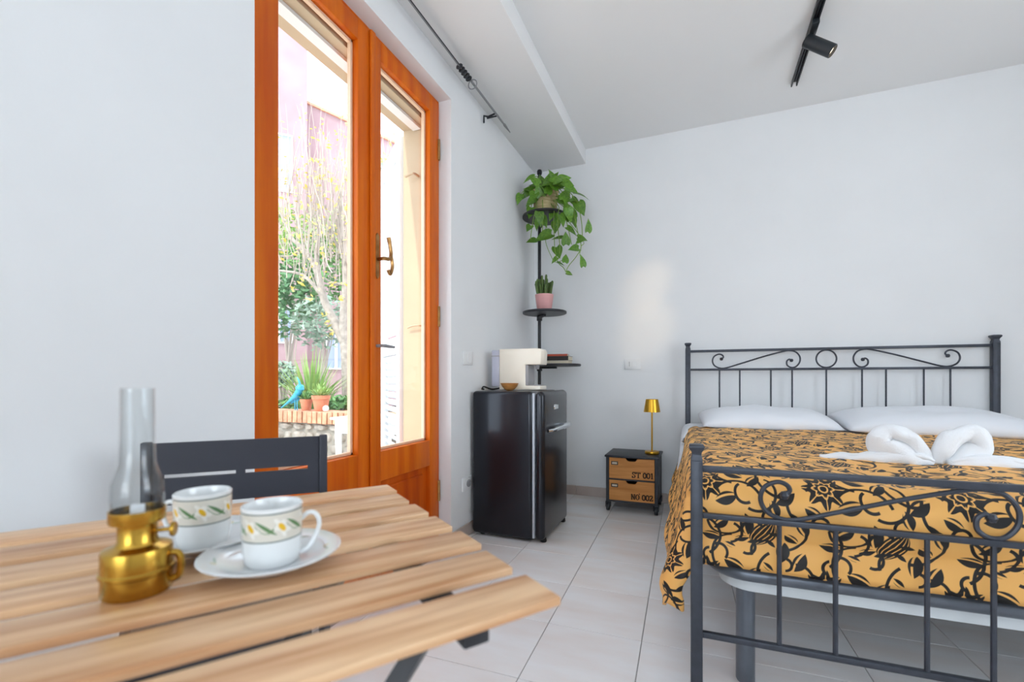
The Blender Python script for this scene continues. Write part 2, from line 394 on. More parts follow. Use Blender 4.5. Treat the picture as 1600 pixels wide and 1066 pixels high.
def window(name,a,b,ax):                               # plain white casement added in a hidden wall for the fill lights
    o=MB(); (x0,y0,z0),(x1,y1,z1)=a,b; t=.06
    if ax=='y':
        for q in ((x0,x0+t),(x1-t,x1),((x0+x1)/2-.04,(x0+x1)/2+.04)): o.box((q[0],y0,z0),(q[1],y1,z1))
        for q in ((z0,z0+t),(z1-t,z1)): o.box((x0,y0,q[0]),(x1,y1,q[1]))
        pane=((x0+.02,(y0+y1)/2-.003,z0+.02),(x1-.02,(y0+y1)/2+.003,z1-.02))
    else:
        for q in ((y0,y0+t),(y1-t,y1),((y0+y1)/2-.04,(y0+y1)/2+.04)): o.box((x0,q[0],z0),(x1,q[1],z1))
        for q in ((z0,z0+t),(z1-t,z1)): o.box((x0,y0,q[0]),(x1,y1,q[1]))
        pane=(((x0+x1)/2-.003,y0+.02,z0+.02),((x0+x1)/2+.003,y1-.02,z1-.02))
    f=struct(o.build(name,M['white'],smooth=0)); box('pane',*pane,M['glass'],f)
window('added_window_1',(-1.08,YF-.11,.45),(.98,YF-.05,2.35),'y')
window('added_window_2',(XR+.05,.2,.75),(XR+.11,1.8,2.25),'x')
# skirting tiles, each a piece
def skirt(name,p0,p1,nrm,h=.072,t=.009,pitch=.333):
    r=struct(empty(name,(p0[0],p0[1],0))); L=(Vector(p1)-Vector(p0)); n=max(1,round(L.length/pitch)); d=L/n
    for k in range(n):
        a=Vector(p0)+d*k-Vector(p0); b=a+d-L.normalized()*.002; q=Vector(nrm)*t
        xs=sorted((a.x,b.x,a.x+q.x,b.x+q.x)); ys=sorted((a.y,b.y,a.y+q.y,b.y+q.y))
        box('skirting_tile',(xs[0],ys[0],0),(xs[-1],ys[-1],h),M['skirt'],r,bevel=.002,seg=1)
skirt('baseboard_back',(XL+.012,YB),(XR-.01,YB),(0,-1))
skirt('baseboard_left',(XL,DY1+.01),(XL,YB-.012),(1,0))
skirt('baseboard_left',(XL,YF),(XL,DY0-.01),(1,0))

# ------------------------------------------------------------------ the glazed door
door=struct(empty('door_1',(-1.32,1.56,0)),'varnished orange wooden double door with tall glass panes')
fm=MB(); X0,X1=-.045,.004
fm.box((X0,DY0-1.56,-.01),(X1,.992-1.56,DZ)).box((X0,2.135-1.56,-.01),(X1,DY1-1.56,DZ)).box((X0,.992-1.56,2.402),(X1,2.135-1.56,DZ))
fm.build('frame',M['door'],door,bevel=.003)
def leaf(y0,y1,gy0,gy1,gz0,gz1):
    z0,z1=.008,2.40; a,b=-.04,.012; m=MB()
    Y=lambda y:y-1.56
    m.box((a,Y(y0),z0),(b,Y(gy0),z1)).box((a,Y(gy1),z0),(b,Y(y1),z1))
    m.box((a,Y(gy0)-.001,gz1),(b,Y(gy1)+.001,z1)).box((a,Y(gy0)-.001,.45),(b,Y(gy1)+.001,gz0)).box((a,Y(gy0)-.001,z0),(b,Y(gy1)+.001,.15))
    lf=m.build('door_leaf',M['door'],door,bevel=.004)
    pm=MB(); pm.box((-.028,Y(gy0)-.005,.145),(-.012,Y(gy1)+.005,.455))
    p=pm.build('panel',M['doorp'],lf)
    rp=MB(); rp.box((-.02,Y(gy0)+.035,.185),(-.003,Y(gy1)-.035,.415)); rp.build('raised_panel',M['doorp'],lf,bevel=.01,seg=1)
    bd=MB()
    for (p0,p1) in (((gy0,gz0),(gy0+.012,gz1)),((gy1-.012,gz0),(gy1,gz1)),((gy0,gz1-.012),(gy1,gz1)),((gy0,gz0),(gy1,gz0+.012))):
        bd.box((-.036,Y(p0[0]),p0[1]),(-.016,Y(p1[0]),p1[1]))
    bd.build('glazing_bead',M['bead'],lf,bevel=.002,seg=1)
    box('glass_pane',(-.026,Y(gy0)+.004,gz0+.004),(-.021,Y(gy1)-.004,gz1-.004),M['glass'],lf)
    return lf
l1=leaf(.994,1.586,1.119,1.504,.588,2.316); l2=leaf(1.589,2.133,1.652,2.050,.583,2.320)
ast=MB().box((.012,1.572-1.56,.01),(.024,1.604-1.56,2.405)).build('meeting_strip',M['door'],l2,bevel=.005,seg=2)
def hinge(lf,y,z): MB().tube([(.012,y-1.56,z-.055),(.012,y-1.56,z+.055)],.009,10).build('hinge',M['brassold'],lf)
for z in (.30,1.245,2.15): hinge(l1,.996,z); hinge(l2,2.134,z)
# bronze handle plate and swan-neck handle
hp=MB(); yh=1.622-1.56
hp.prism([(-.012,-.088),(0,-.102),(.012,-.088),(.012,.088),(0,.102),(-.012,.088)],0,.006,Matrix.Translation((.0125,yh,1.445))@Matrix.Rotation(PI/2,4,'Y')@Matrix.Rotation(PI/2,4,'Z'))
hp.build('handle_plate',M['brassold'],l2,bevel=.002,seg=1)
MB().tube(smoothpath([(.018,yh,1.43),(.05,yh,1.43),(.056,yh+.03,1.435),(.054,yh+.045,1.46),(.052,yh+.04,1.50),(.052,yh+.03,1.53)],6),[.008]*26+[.009]*5,8).build('handle',M['brassold'],l2)
MB().tube(smoothpath([(.052,yh+.045,1.46),(.054,yh+.055,1.41),(.054,yh+.04,1.37),(.054,yh+.025,1.385)],5),.0075,8).build('handle',M['brassold'],l2)
MB().tube([(.012,yh,1.05),(.045,yh,1.05),(.048,yh+.015,1.05),(.048,yh+.075,1.048)],[.007,.007,.008,.006],8).build('lever',M['greyp'],l2)
# outer jambs / lintel: the cream render of the reveal
rv=MB(); e=.004
rv.box((XO-.02,DY1-.012,-.1),(-1.372,DY1+.004,2.30)).box((XO-.02,DY0-.004,-.1),(-1.372,DY0+.012,2.30)).box((XO-.02,DY0,2.30),(-1.372,DY1,2.425))
struct(rv.build('trim_1',M['ochre'],smooth=0))
struct(MB().box((-1.47,DY0+.02,2.285),(-1.42,DY1-.02,2.30)).build('trim_2',M['white'],smooth=0))
struct(box('door_sill',(XO-.04,DY0,-.012),(-1.28,DY1,.006),M['skirt']))
hk=MB().tube(smoothpath([(-1.44,DY1-.014,2.03),(-1.44,DY1-.05,2.03),(-1.46,DY1-.055,2.03),(-1.50,DY1-.05,2.025)],4),.007,8).build('shutter_hook',M['ochre']); tag(hk,'cream iron hook on the door reveal near the lintel','hook')
hk=MB().tube(smoothpath([(-1.42,DY1-.014,1.20),(-1.42,DY1-.03,1.20),(-1.46,DY1-.034,1.20),(-1.50,DY1-.03,1.19)],4),.005,8).build('shutter_hook',M['ochre']); tag(hk,'cream iron hook on the door reveal at mid height','hook')

# ------------------------------------------------------------------ bed (local: x across, y from foot to head)
BR=math.radians(1.82); BO=Vector((-.006,1.37,0))
bedm=Matrix.Translation(BO)@Matrix.Rotation(BR,4,'Z')
def bedthing(name,label,cat,group=None):
    return empty(name,BO,BR,label,cat,group)
BW=1.646; RODS=(.202,.327,.512,.634,.823,1.012,1.134,1.319,1.444)
bed=bedthing('iron_bed','dark wrought iron double bed frame with scrolled headboard and footboard','bed')
def post(x,y,h,s):
    m=MB(); m.box((x-s,y-s,0),(x+s,y+s,h-.045)); p=m.build('post',M['iron'],bed,bevel=.003)
    c=MB(); c.lathe([(s*1.38,h-.047),(s*1.38,h-.040),(s*1.1,h-.03),(s*1.2,h-.022),(s*1.75,h-.012),(s*1.85,h-.006),(s*1.7,h-.002),(s*1.0,h)],4,Matrix.Translation((x,y,0))@Matrix.Rotation(PI/4,4,'Z'))
    c.build('post_cap',M['iron'],p,bevel=.0015,seg=1)
def board(y,ztop,zmid,zbot,hp,rr,ps):
    for x in (0,BW): post(x,y,hp,ps)
    for z,t in ((ztop,.0085),(zmid,.0075)):
        MB().box((.0,y-t,z-t),(BW,y+t,z+t)).build('rail',M['iron'],bed,bevel=.002)
    MB().box((.0,y-.008,zbot-.008),(BW,y+.008,zbot+.008)).build('rail',M['iron'],bed,bevel=.002)
    for x in RODS: MB().tube([(x,y,zbot),(x,y,zmid)],rr,8).build('spindle',M['iron'],bed)
    H=ztop-zmid; g=.006
    def sc(pts,mir):
        P=[]
        for px,pz in pts:
            x=px if not mir else BW-px
            P.append((x,y,zmid+pz*H))
        return P
    half=[(.214,.56),(.226,.66),(.218,.78),(.196,.82),(.168,.70),(.158,.46),(.170,.22),(.203,.08),(.245,.09),(.33,.30),(.47,.66),(.58,.90),(.62,.94),(.655,.86),(.677,.62),(.676,.34),(.655,.12),(.628,.08),(.606,.20),(.604,.40),(.618,.50),(.630,.44)]
    for mir in (False,True):
        sm=smoothpath(sc(half,mir),6); n=len(sm)
        s_=MB().tube(sm,rr,8).build('scroll',M['iron'],bed)
        for e_ in (0,-1):
            c=sm[e_]; MB().lathe([(.0005,-.011),(.008,-.009),(.0115,0),(.008,.009),(.0005,.011)],12,Matrix.Translation(c)).build('scroll_bud',M['iron'],s_)
    ring=[(BW/2+.055*math.cos(t*PI/18),y,zmid+H/2+(H/2-.008)*math.sin(t*PI/18)) for t in range(36)]
    MB().tube(ring,rr,8,closed=True).build('ring',M['iron'],bed)
board(2.05,1.10,.972,.36,1.16,.0050,.017)
board(0.0,.654,.525,.195,.722,.0060,.0155)
for x in (.030,BW-.030): MB().box((x-.010,.13,.372),(x+.010,2.034,.40)).build('side_rail',M['iron'],bed,bevel=.003)
# sprung bed base with rounded steel tube frame and legs
base=bedthing('box_spring','grey steel bed base with rounded corners and white board underside','bed base')
def rrect(x0,y0,x1,y1,r,n=8):
    P=[]
    for cx,cy,a in ((x1-r,y1-r,0),(x0+r,y1-r,90),(x0+r,y0+r,180),(x1-r,y0+r,270)):
        for i in range(n+1):
            t=math.radians(a+90*i/n); P.append((cx+r*math.cos(t),cy+r*math.sin(t)))
    return P
rp=rrect(.05,.10,BW-.05,1.98,.10)
MB().tube([(x,y,.340) for x,y in rp],.021,12,closed=True,flat=.62 if False else 1.0,up=(0,0,1)).build('tube_frame',M['base'],base)
MB().prism(rrect(.072,.120,BW-.072,1.96,.09),.280,.322).build('board',M['slatw'],base,bevel=.004)
for x in (.14,BW-.14):
    for y in (.155,1.9): MB().lathe([(.024,0),(.026,.004),(.026,.32)],16,Matrix.Translation((x,y,0))).build('leg',M['base'],base)
for x,y in ((.11,.106),(.55,.076)): pass
# mattress
mt=MB().box((.035,.075,.366),(BW-.035,2.015,.592)).build('mattress',M['linen'],bevel=.05,seg=4); put(mt,BO,BR)
tag(mt,'thick mattress lying under the golden bedspread','mattress')
# white sheet hanging at the head side
def drape(name,material,x0,x1,yh,yf,ztop,hang_l,hang_r,hang_f,amp,uvscale=True,foot=True,seed=0,flare=.09,res=.02,th=.006):
    r=.055
    def prof(s,hang):                                   # s>0: distance past the edge -> (out, down)
        q=PI/2*r
        if s<=0: return 0,0
        if s<q: t=s/r; return r*math.sin(t), r*(1-math.cos(t))
        return r, r+(s-q)
    na=int((x1-x0+hang_l+hang_r)/res); nb=int((yh-yf+hang_f)/res)
    V=[];UV=[];idx={}
    ea,eb=x0+r,yf+r                                      # where the rounding begins
    ra=x1-r; q0=PI/2*r
    for j in range(nb+1):
        b=yh-(yh-yf+hang_f)*j/nb
        for i in range(na+1):
            a=(x0-hang_l)+(x1-x0+hang_l+hang_r)*i/na
            sl=ea-a; sr=a-ra; sf=eb-b; dl=0
            x,y,z=a,b,ztop
            nz=noise.fractal(Vector((a*3+seed,b*3,seed)),1,2,3)*amp
            if sl>0:
                if sl>q0*.93 and sf<=0: y+=.035*max(0,1+sf/.12) if sf>-.12 else 0
                o,d=prof(sl,hang_l); x=ea-o; z-=d; dl=d
                k=max(0,d-.03); kk=min(1,k/.36)
                x-=flare*kk**1.4-.03*max(0,(kk-.82)/.18)**2+math.sin(b*11+seed)*.010*min(1,k*3)+nz*.5
                z+=k*.06*min(1,max(0,b-.2))
            elif sr>0:
                o,d=prof(sr,hang_r); x=ra+o; z-=d; x+=max(0,d-.03)*.2
            if sf>0:
                o,d=prof(sf,hang_f)
                if sl>q0*.93:                            # the hanging side folds round the corner towards the post
                    kk=min(1,max(0,dl-.03)/.36); rho=.03+flare*.7*kk; e2=eb+.035
                    if sf<rho*PI/2: ph=sf/rho; x+=rho*(1-math.cos(ph)); y=e2-rho*math.sin(ph)-(sf*0)
                    else: x+=rho+(sf-rho*PI/2); y=e2-rho
                    z-=.03*math.sin(min(1,sf/.14)*PI/2)*(1-kk)-.02*kk*math.sin(min(1,sf/.12)*PI)
                    z+=.03*kk*min(1,sf/.115)
                    UV.append((a+.045,b)); idx[(i,j)]=len(V); V.append((x,y,z)); continue
                y=eb-o; z-=math.sqrt(dl*dl+d*d)-dl if dl>0 else d
                k=d-.0
                y+=-.016*math.sin(min(1,k/.14)*PI)+(.018*min(1,max(0,(k-.12)/.03)))-.010*math.sin(min(1,max(0,(k-.16)/.1))*PI)+nz*.35+.004*math.sin(a*14)+.008*(math.exp(-((a-.335)/.008)**2)+math.exp(-((a-.80)/.008)**2)+math.exp(-((a-1.30)/.008)**2))
            if sl<=0 and sr<=0 and sf<=0: z+=nz+.006*math.sin(a*7+b*3)
            elif sf<=0: pass
            idx[(i,j)]=len(V); V.append((x,y,z)); UV.append((a+.045,b))
    Fc=[]
    for j in range(nb):
        b=yh-(yh-yf+hang_f)*(j+.5)/nb
        for i in range(na):
            a=(x0-hang_l)+(x1-x0+hang_l+hang_r)*(i+.5)/na
            q=PI/2*r
            sl,sf=ea-a,eb-b
            if sf>q*.55 and q*.6<sl<q*1.15: continue
            if sf>.115 and sl>q*.9: continue
            if sf>q*.9 and (a-ra)>q*.9: continue
            Fc.append((idx[(i,j)],idx[(i,j+1)],idx[(i+1,j+1)],idx[(i+1,j)]))
    me=bpy.data.meshes.new(name); me.from_pydata(V,[],Fc); me.update()
    ul=me.uv_layers.new(name='UVMap')
    for l in me.loops: ul.data[l.index].uv=UV[l.vertex_index]
    me.shade_smooth(); me.materials.append(material)
    o=obj(name,me); put(o,BO,BR)
    md=o.modifiers.new('thickness','SOLIDIFY'); md.thickness=th; md.offset=1
    return o
sh=drape('bed_sheet',M['linen'],-.040,BW-.004,1.99,1.42,.600,.40,.2,0,.003,seed=3,flare=.035,res=.025,th=.003)
tag(sh,'white bed sheet tucked over the head end, hanging beside the nightstand','sheet')
cv=drape('bedspread',M['damask'],-.012,BW+.012,1.62,.048,.610,.395,.34,.215,.012,seed=1,flare=.095,res=.016,th=.010)
tag(cv,'golden orange bedspread printed with black vines, leaves and blooms','bedspread')
# pillows
def pillow(cx,cy,lx,ly,hz,rz,label,seed):
    nx,ny=36,24; V=[];Fc=[]
    def prof(u): return max(0,1-abs(u)**3.2)**.55
    for sgn in (1,-1):
        for j in range(ny+1):
            for i in range(nx+1):
                u=-1+2*i/nx; v=-1+2*j/ny
                pinch=1-.06*(1-abs(v)**2)*0
                k=prof(u)*prof(v)
                z=sgn*hz*k*(1 if sgn>0 else .45)
                z+=noise.fractal(Vector((u*2.2+seed,v*1.6,seed)),1,2,3)*.014*k
                V.append((u*lx*(1-.05*(v*v)*(1-abs(u))),v*ly*(1-.06*(1-v*v)*u*u),z+hz*.45))
    n=(nx+1)*(ny+1)
    for s in (0,1):
        for j in range(ny):
            for i in range(nx):
                a=s*n+j*(nx+1)+i; q=(a,a+1,a+nx+2,a+nx+1); Fc.append(q if s==0 else q[::-1])
    m=MB(); m.v=V; m.f=Fc
    me=bpy.data.meshes.new('pillow'); me.from_pydata(V,[],Fc); bm=bmesh.new(); bm.from_mesh(me)
    bmesh.ops.remove_doubles(bm,verts=bm.verts,dist=.0008); bmesh.ops.recalc_face_normals(bm,faces=bm.faces); bm.to_mesh(me); bm.free()
    me.shade_smooth(); me.materials.append(M['linen']); o=obj('pillow',me)
    o.matrix_world=bedm@Matrix.Translation((cx,cy,.612))@Matrix.Rotation(rz,4,'Z')@Matrix.Rotation(math.radians(5),4,'X')
    return tag(o,label,'pillow','white pillows at the headboard')
pillow(.425,1.765,.355,.235,.085,.03,'flat white pillow at the headboard end nearest the nightstand',1.3)
pillow(1.215,1.755,.415,.25,.092,-.02,'plump white pillow behind the folded towel swans',6.1)

# towel swans
def swan(name,body,neck,label):
    V=[]
    m=MB()
    bp=smoothpath([p[:3] for p in body],8); br=[]
    k=len(body)
    for i in range(len(bp)):
        t=i/(len(bp)-1)*(k-1); a=min(int(t),k-2); br.append(body[a][3]*(1-(t-a))+body[a+1][3]*(t-a))
    np_=smoothpath([p[:3] for p in neck],8); nr=[]; k=len(neck)
    for i in range(len(np_)):
        t=i/(len(np_)-1)*(k-1); a=min(int(t),k-2); nr.append(1.12*(neck[a][3]*(1-(t-a))+neck[a+1][3]*(t-a)))
    r=bedm
    root=obj(name,None) if False else empty(name,BO,BR,label,'towel','towel swans on the bed')
    def lumpy(mb,seed):
        mb.v=[tuple(Vector(p)+Vector((noise.noise(Vector(p)*16+Vector((seed,0,0))),noise.noise(Vector(p)*22+Vector((0,seed,5))),noise.noise(Vector(p)*22+Vector((3,seed,0)))*.8))*.011) for p in mb.v]; return mb
    lumpy(MB().tube(bp,br,16,up=(0,0,1),flat=.62),2.0).build('body',M['towel'],root,smooth=80)
    lumpy(MB().tube(np_,nr,16,up=(0,1,0),flat=1.0),7.0).build('neck',M['towel'],root,smooth=80)
    # loose rolled edge along the body
    ed=[Vector(p)+Vector((0,-br[i]*.55,br[i]*.35)) for i,p in enumerate(bp)]
    MB().tube(ed[2:-2],[max(.004,.22*q) for q in br[2:-2]],8).build('rolled_edge',M['towel'],root,smooth=80)
zt=.625
YT=.52
swan('towel_swan',[(.43,YT+.06,zt-.004,.010),(.50,YT+.05,zt,.026),(.57,YT+.03,zt+.004,.036),(.64,YT+.02,zt+.010,.046),(.70,YT+.0,zt+.008,.042),(.735,YT-.01,zt,.020)],
     [(.70,YT+.01,zt+.0,.030),(.655,YT+.02,zt+.025,.036),(.607,YT+.03,zt+.050,.033),(.600,YT+.03,zt+.078,.029),(.628,YT+.03,zt+.096,.026),(.668,YT+.02,zt+.086,.026),(.700,YT+.01,zt+.058,.024),(.722,YT,zt+.026,.018),(.733,YT-.005,zt+.0,.009)],
     'white towel folded as a swan, tail pointing to the nightstand side')
swan('towel_swan',[(1.20,YT-.02,zt-.004,.012),(1.10,YT-.01,zt,.028),(1.0,YT,zt+.002,.036),(.90,YT,zt+.008,.046),(.82,YT,zt+.008,.044),(.765,YT-.01,zt,.022)],
     [(.79,YT+.01,zt+.0,.030),(.83,YT+.02,zt+.025,.036),(.868,YT+.03,zt+.050,.034),(.868,YT+.03,zt+.082,.030),(.836,YT+.03,zt+.100,.027),(.798,YT+.02,zt+.088,.027),(.772,YT+.01,zt+.058,.025),(.755,YT,zt+.026,.018),(.747,YT-.005,zt+.0,.009)],
     'white towel folded as a swan, tail pointing away from the nightstand')

# ------------------------------------------------------------------ fridge (front faces the room, +x)
FX0,FX1,FY0,FY1,FZ1=-1.222,-.782,2.36,2.85,.837
fr=empty('mini_fridge',((FX0+FX1)/2,(FY0+FY1)/2,0),0,'glossy black retro mini fridge with rounded edges by the wall','fridge')
fo=Vector(((FX0+FX1)/2,(FY0+FY1)/2,0))
def L(p): return (p[0]-fo.x,p[1]-fo.y,p[2])
MB().box(L((FX0,FY0,.012)),L((-.850,FY1,FZ1))).build('body',M['fridge'],fr,bevel=.022,seg=4)
MB().box(L((-.852,FY0+.006,.024)),L((-.838,FY1-.006,FZ1-.010))).build('gasket',M['gasket'],fr,bevel=.004)
dr=MB().box(L((-.838,FY0,.014)),L((FX1,FY1,FZ1))).build('door',M['fridge'],fr,bevel=.03,seg=6)
hd=MB(); hx=FX1
hd.tube(smoothpath([L((hx+.012,2.40,.618)),L((hx+.03,2.44,.620)),L((hx+.034,2.55,.622)),L((hx+.034,2.70,.622)),L((hx+.024,2.80,.622))],6),[.009]*8+[.012]*10+[.013]*7,10)
hd.box(L((hx-.004,2.66,.604)),L((hx+.03,2.80,.640)))
hd.build('handle',M['chrome'],dr,bevel=.0)
MB().box(L((hx-.002,2.545,.727)),L((hx+.004,2.63,.757))).build('badge',M['chrome'],dr,bevel=.003,seg=1)
for x in (FX0+.05,-.80):
    for y in (FY0+.05,FY1-.05): MB().lathe([(.016,0),(.018,.006),(.014,.03)],12,Matrix.Translation(L((x,y,0)))).build('foot',M['cable'],fr)
# coffee machine on the fridge
ZF=FZ1+.001
cm=empty('coffee_machine',(-1.0,2.61,ZF),0,'cream capsule coffee machine on top of the black fridge','coffee machine')
def C(x,y,z): return (x+1.0,y-2.61,z-ZF)
pf=[(-1.132,ZF+.004),(-.866,ZF+.004),(-.866,ZF+.028),(-.962,ZF+.028),(-.962,.992),(-.864,.992),(-.860,1.068),(-.868,1.086),(-.90,1.089),(-1.132,1.089)]
b=MB(); n=len(pf)
b.add([C(x,2.55,z) for x,z in pf]+[C(x,2.67,z) for x,z in pf],[tuple(range(n)),tuple(range(2*n-1,n-1,-1))]+[(i,n+i,n+(i+1)%n,(i+1)%n) for i in range(n)])
b.build('body',M['cream'],cm,bevel=.005,seg=2)
MB().box(C(-1.186,2.555,ZF+.022),C(-1.134,2.665,1.085)).build('water_tank',M['tank'],cm,bevel=.006)
MB().box(C(-1.187,2.554,1.045),C(-1.133,2.666,1.050)).build('tank_rim',M['greyp'],cm)
MB().box(C(-.964,2.556,ZF+.03),C(-.945,2.664,.990)).build('front_panel',M['greyp'],cm)
MB().tube([C(-.905,2.61,.994),C(-.905,2.61,.965)],[.014,.010],12).build('spout',M['greyp'],cm)
MB().box(C(-.955,2.56,ZF+.028),C(-.872,2.66,ZF+.034)).build('drip_tray',M['greyp'],cm,bevel=.002)
cb=MB().tube(smoothpath([(-1.150,2.60,ZF+.012),(-1.165,2.535,ZF+.006),(-1.175,2.50,ZF+.010),(-1.190,2.455,ZF+.022),(-1.205,2.46,ZF+.008),(-1.213,2.50,ZF+.006)],6),.005,8).build('power_cord',M['cable'],cm)
cb.location=(1.0,-2.61,-ZF)
# wooden bowl
bw=MB().lathe([(.0,.004),(.018,0),(.03,.008),(.046,.026),(.054,.044),(.051,.044),(.043,.028),(.027,.012),(.0,.009)],28).build('wooden_bowl',M['bowl'],smooth=50)
bw.location=(-1.03,2.47,ZF); tag(bw,'small turned wooden bowl beside the cream coffee machine','bowl')

# ------------------------------------------------------------------ corner pole with swivelling discs
PX_,PY_=-1.128,3.30
sp=empty('corner_shelf',(PX_,PY_,0),0,'black corner pole with three swivelling round shelves','shelf')
MB().tube([(0,0,.004),(0,0,2.49)],.0125,14).build('pole',M['black'],sp)
MB().lathe([(.0005,2.51),(.016,2.505),(.02,2.492),(.018,2.475),(.0125,2.47)],14).build('pole_finial',M['black'],sp)
MB().lathe([(.08,0),(.082,.006),(.03,.014),(.0125,.03)],24).build('pole_foot',M['black'],sp)
for cx,cy,z,r in ((-1.058,3.215,2.118,.165),(-1.054,3.20,1.405,.162),(-.968,3.285,1.020,.163)):
    d=MB().lathe([(r-.006,z-.018),(r,z-.014),(r,z-.002),(r-.004,z),(r-.010,z-.004),(.0005,z-.004)],40,Matrix.Translation((cx-PX_,cy-PY_,0))).build('disc',M['black'],sp,smooth=30)
    a=MB().box((0,-.012,z-.034),(.5*math.hypot(cx-PX_,cy-PY_)+.06,.012,z-.018),Matrix.Rotation(math.atan2(cy-PY_,cx-PX_),4,'Z')).build('arm',M['black'],sp,bevel=.003)
    MB().lathe([(.019,z-.052),(.021,z-.048),(.021,z-.016),(.0125,z-.012)],16).build('collar',M['black'],sp)
# books on the lowest disc
zb=1.021
def book(sx,sy,h,z,rz,cx,cy,cov,label):
    e=empty('book',(cx,cy,z),rz,label,'book','books on the lowest disc')
    c=MB(); c.box((-sx/2,-sy/2,0),(sx/2,sy/2,.002)).box((-sx/2,-sy/2,h-.002),(sx/2,sy/2,h)).box((-sx/2,-sy/2,.0),(-sx/2+.002,sy/2,h)); c.build('cover',cov,e)
    MB().box((-sx/2+.003,-sy/2+.003,.002),(sx/2-.003,sy/2-.003,h-.002)).build('pages',M['bookpage'],e)
book(.125,.19,.022,zb,1.60,-.972,3.27,M['bookpage'],'pale paperback at the bottom of the small book pile')
book(.12,.185,.032,zb+.0225,1.55,-.968,3.27,M['bookblack'],'thick dark book in the middle of the pile')
book(.12,.17,.015,zb+.055,1.72,-.982,3.272,M['bookred'],'thin red book on top of the pile')
# small potted cactus
pt=empty('potted_cactus',(-1.048,3.175,1.406),0,'finger-leaved green cactus in a pink pot on the middle disc','potted plant')
MB().lathe([(.0005,.0),(.050,0),(.053,.004),(.068,.118),(.064,.118),(.060,.10),(.0005,.098)],32).build('pot',M['pink'],pt,smooth=40)
MB().lathe([(.060,.097),(.03,.104),(.0005,.106)],20).build('soil',M['soil'],pt)
for k in range(26):
    a=R_.uniform(0,2*PI); q=.053*math.sqrt(R_.random()); x,y=q*math.cos(a),q*math.sin(a); hh=R_.uniform(.09,.175)*(1.1-.4*q/.053)
    lx,ly=x*.35,y*.35; rr=R_.uniform(.0075,.0105)
    MB().tube([(x,y,.10),(x+lx*.5,y+ly*.5,.10+hh*.5),(x+lx,y+ly,.10+hh*.93),(x+lx,y+ly,.10+hh)],[rr*.8,rr,rr*1.05,rr*.55],7).build('stem',M['cactus'],pt,smooth=60)
# pothos
PP=Vector((-1.045,3.19,2.119))
po=empty('potted_pothos',PP,0,'trailing green pothos in a woven beige pot on the top disc','potted plant')
MB().lathe([(.0005,0),(.075,0),(.080,.006),(.098,.155),(.100,.165),(.094,.165),(.088,.14),(.0005,.138)],32).build('pot',M['basket'],po,smooth=40)
MB().lathe([(.088,.137),(.05,.146),(.0005,.148)],20).build('soil',M['soil'],po)
def leafmesh(L,W,fold,droop):
    V=[];Fc=[];nu,nv=8,6
    for i in range(nu+1):
        t=i/nu
        wd=W*(math.sin(PI*min(1,(t*.86+.14))**.75))*(1-t)**.18 if t<1 else 0
        if i==0: wd=W*.55
        for j in range(nv+1):
            s=-1+2*j/nv
            y=s*wd; xx=t*L-(abs(s)**1.6)*L*.13*(1-t)**2
            V.append((xx,y,abs(s)*wd*fold-droop*t*t*L))
    for i in range(nu):
        for j in range(nv):
            a=i*(nv+1)+j; Fc.append((a,a+nv+1,a+nv+2,a+1))
    me=bpy.data.meshes.new('leaf'); me.from_pydata(V,[],Fc); me.update(); me.shade_smooth(); me.materials.append(M['leaf']); return me
LM=[leafmesh(1,.40,.25,.25),leafmesh(1,.36,.15,.4),leafmesh(1,.44,.3,.1)]
# leaf spots read off the photograph: (px, py, length m, heading in picture degrees, facing)
spots=[(826,279,.10,200),(809,310,.09,250),(829,316,.10,215),(846,281,.10,100),(875,277,.13,35),(864,287,.11,140),(888,286,.09,-20),(910,303,.12,-5),(908,327,.11,-65),(920,352,.09,80),(911,372,.08,-5),
 (896,389,.09,190),(884,372,.09,95),(911,407,.085,95),(872,395,.10,-75),(884,403,.07,80),(866,406,.06,220),(848,371,.14,200),(830,376,.08,190),(871,370,.09,170),(887,328,.14,110),(896,344,.12,-60), (886,302,.12,60),(838,301,.11,150),(849,293,.11,120),(894,359,.09,-30),(827,296,.10,170),(871,346,.09,-110),(844,341,.11,-80),(890,428,.05,-20),(877,412,.06,-10),(857,279,.10,80),(880,292,.10,10),
 (862,272,.08,110),(836,288,.09,160),(828,333,.09,-100),(850,346,.10,-60),(862,335,.09,-120),(878,345,.10,-70),(882,316,.11,-30),(897,312,.10,10),(826,357,.07,-120),(904,377,.06,-150),(835,281,.09,140),(866,278,.11,60),(884,278,.10,20),(852,287,.10,170),(876,289,.11,-10),(895,296,.11,-15),(822,303,.09,230),(833,308,.09,-110),(900,318,.10,-45),(890,336,.10,-80),(842,296,.10,110),(858,294,.09,70),(838,350,.09,-110),(868,356,.09,-95)]
UPi=Vector((0,0,1)); tow=-Fv
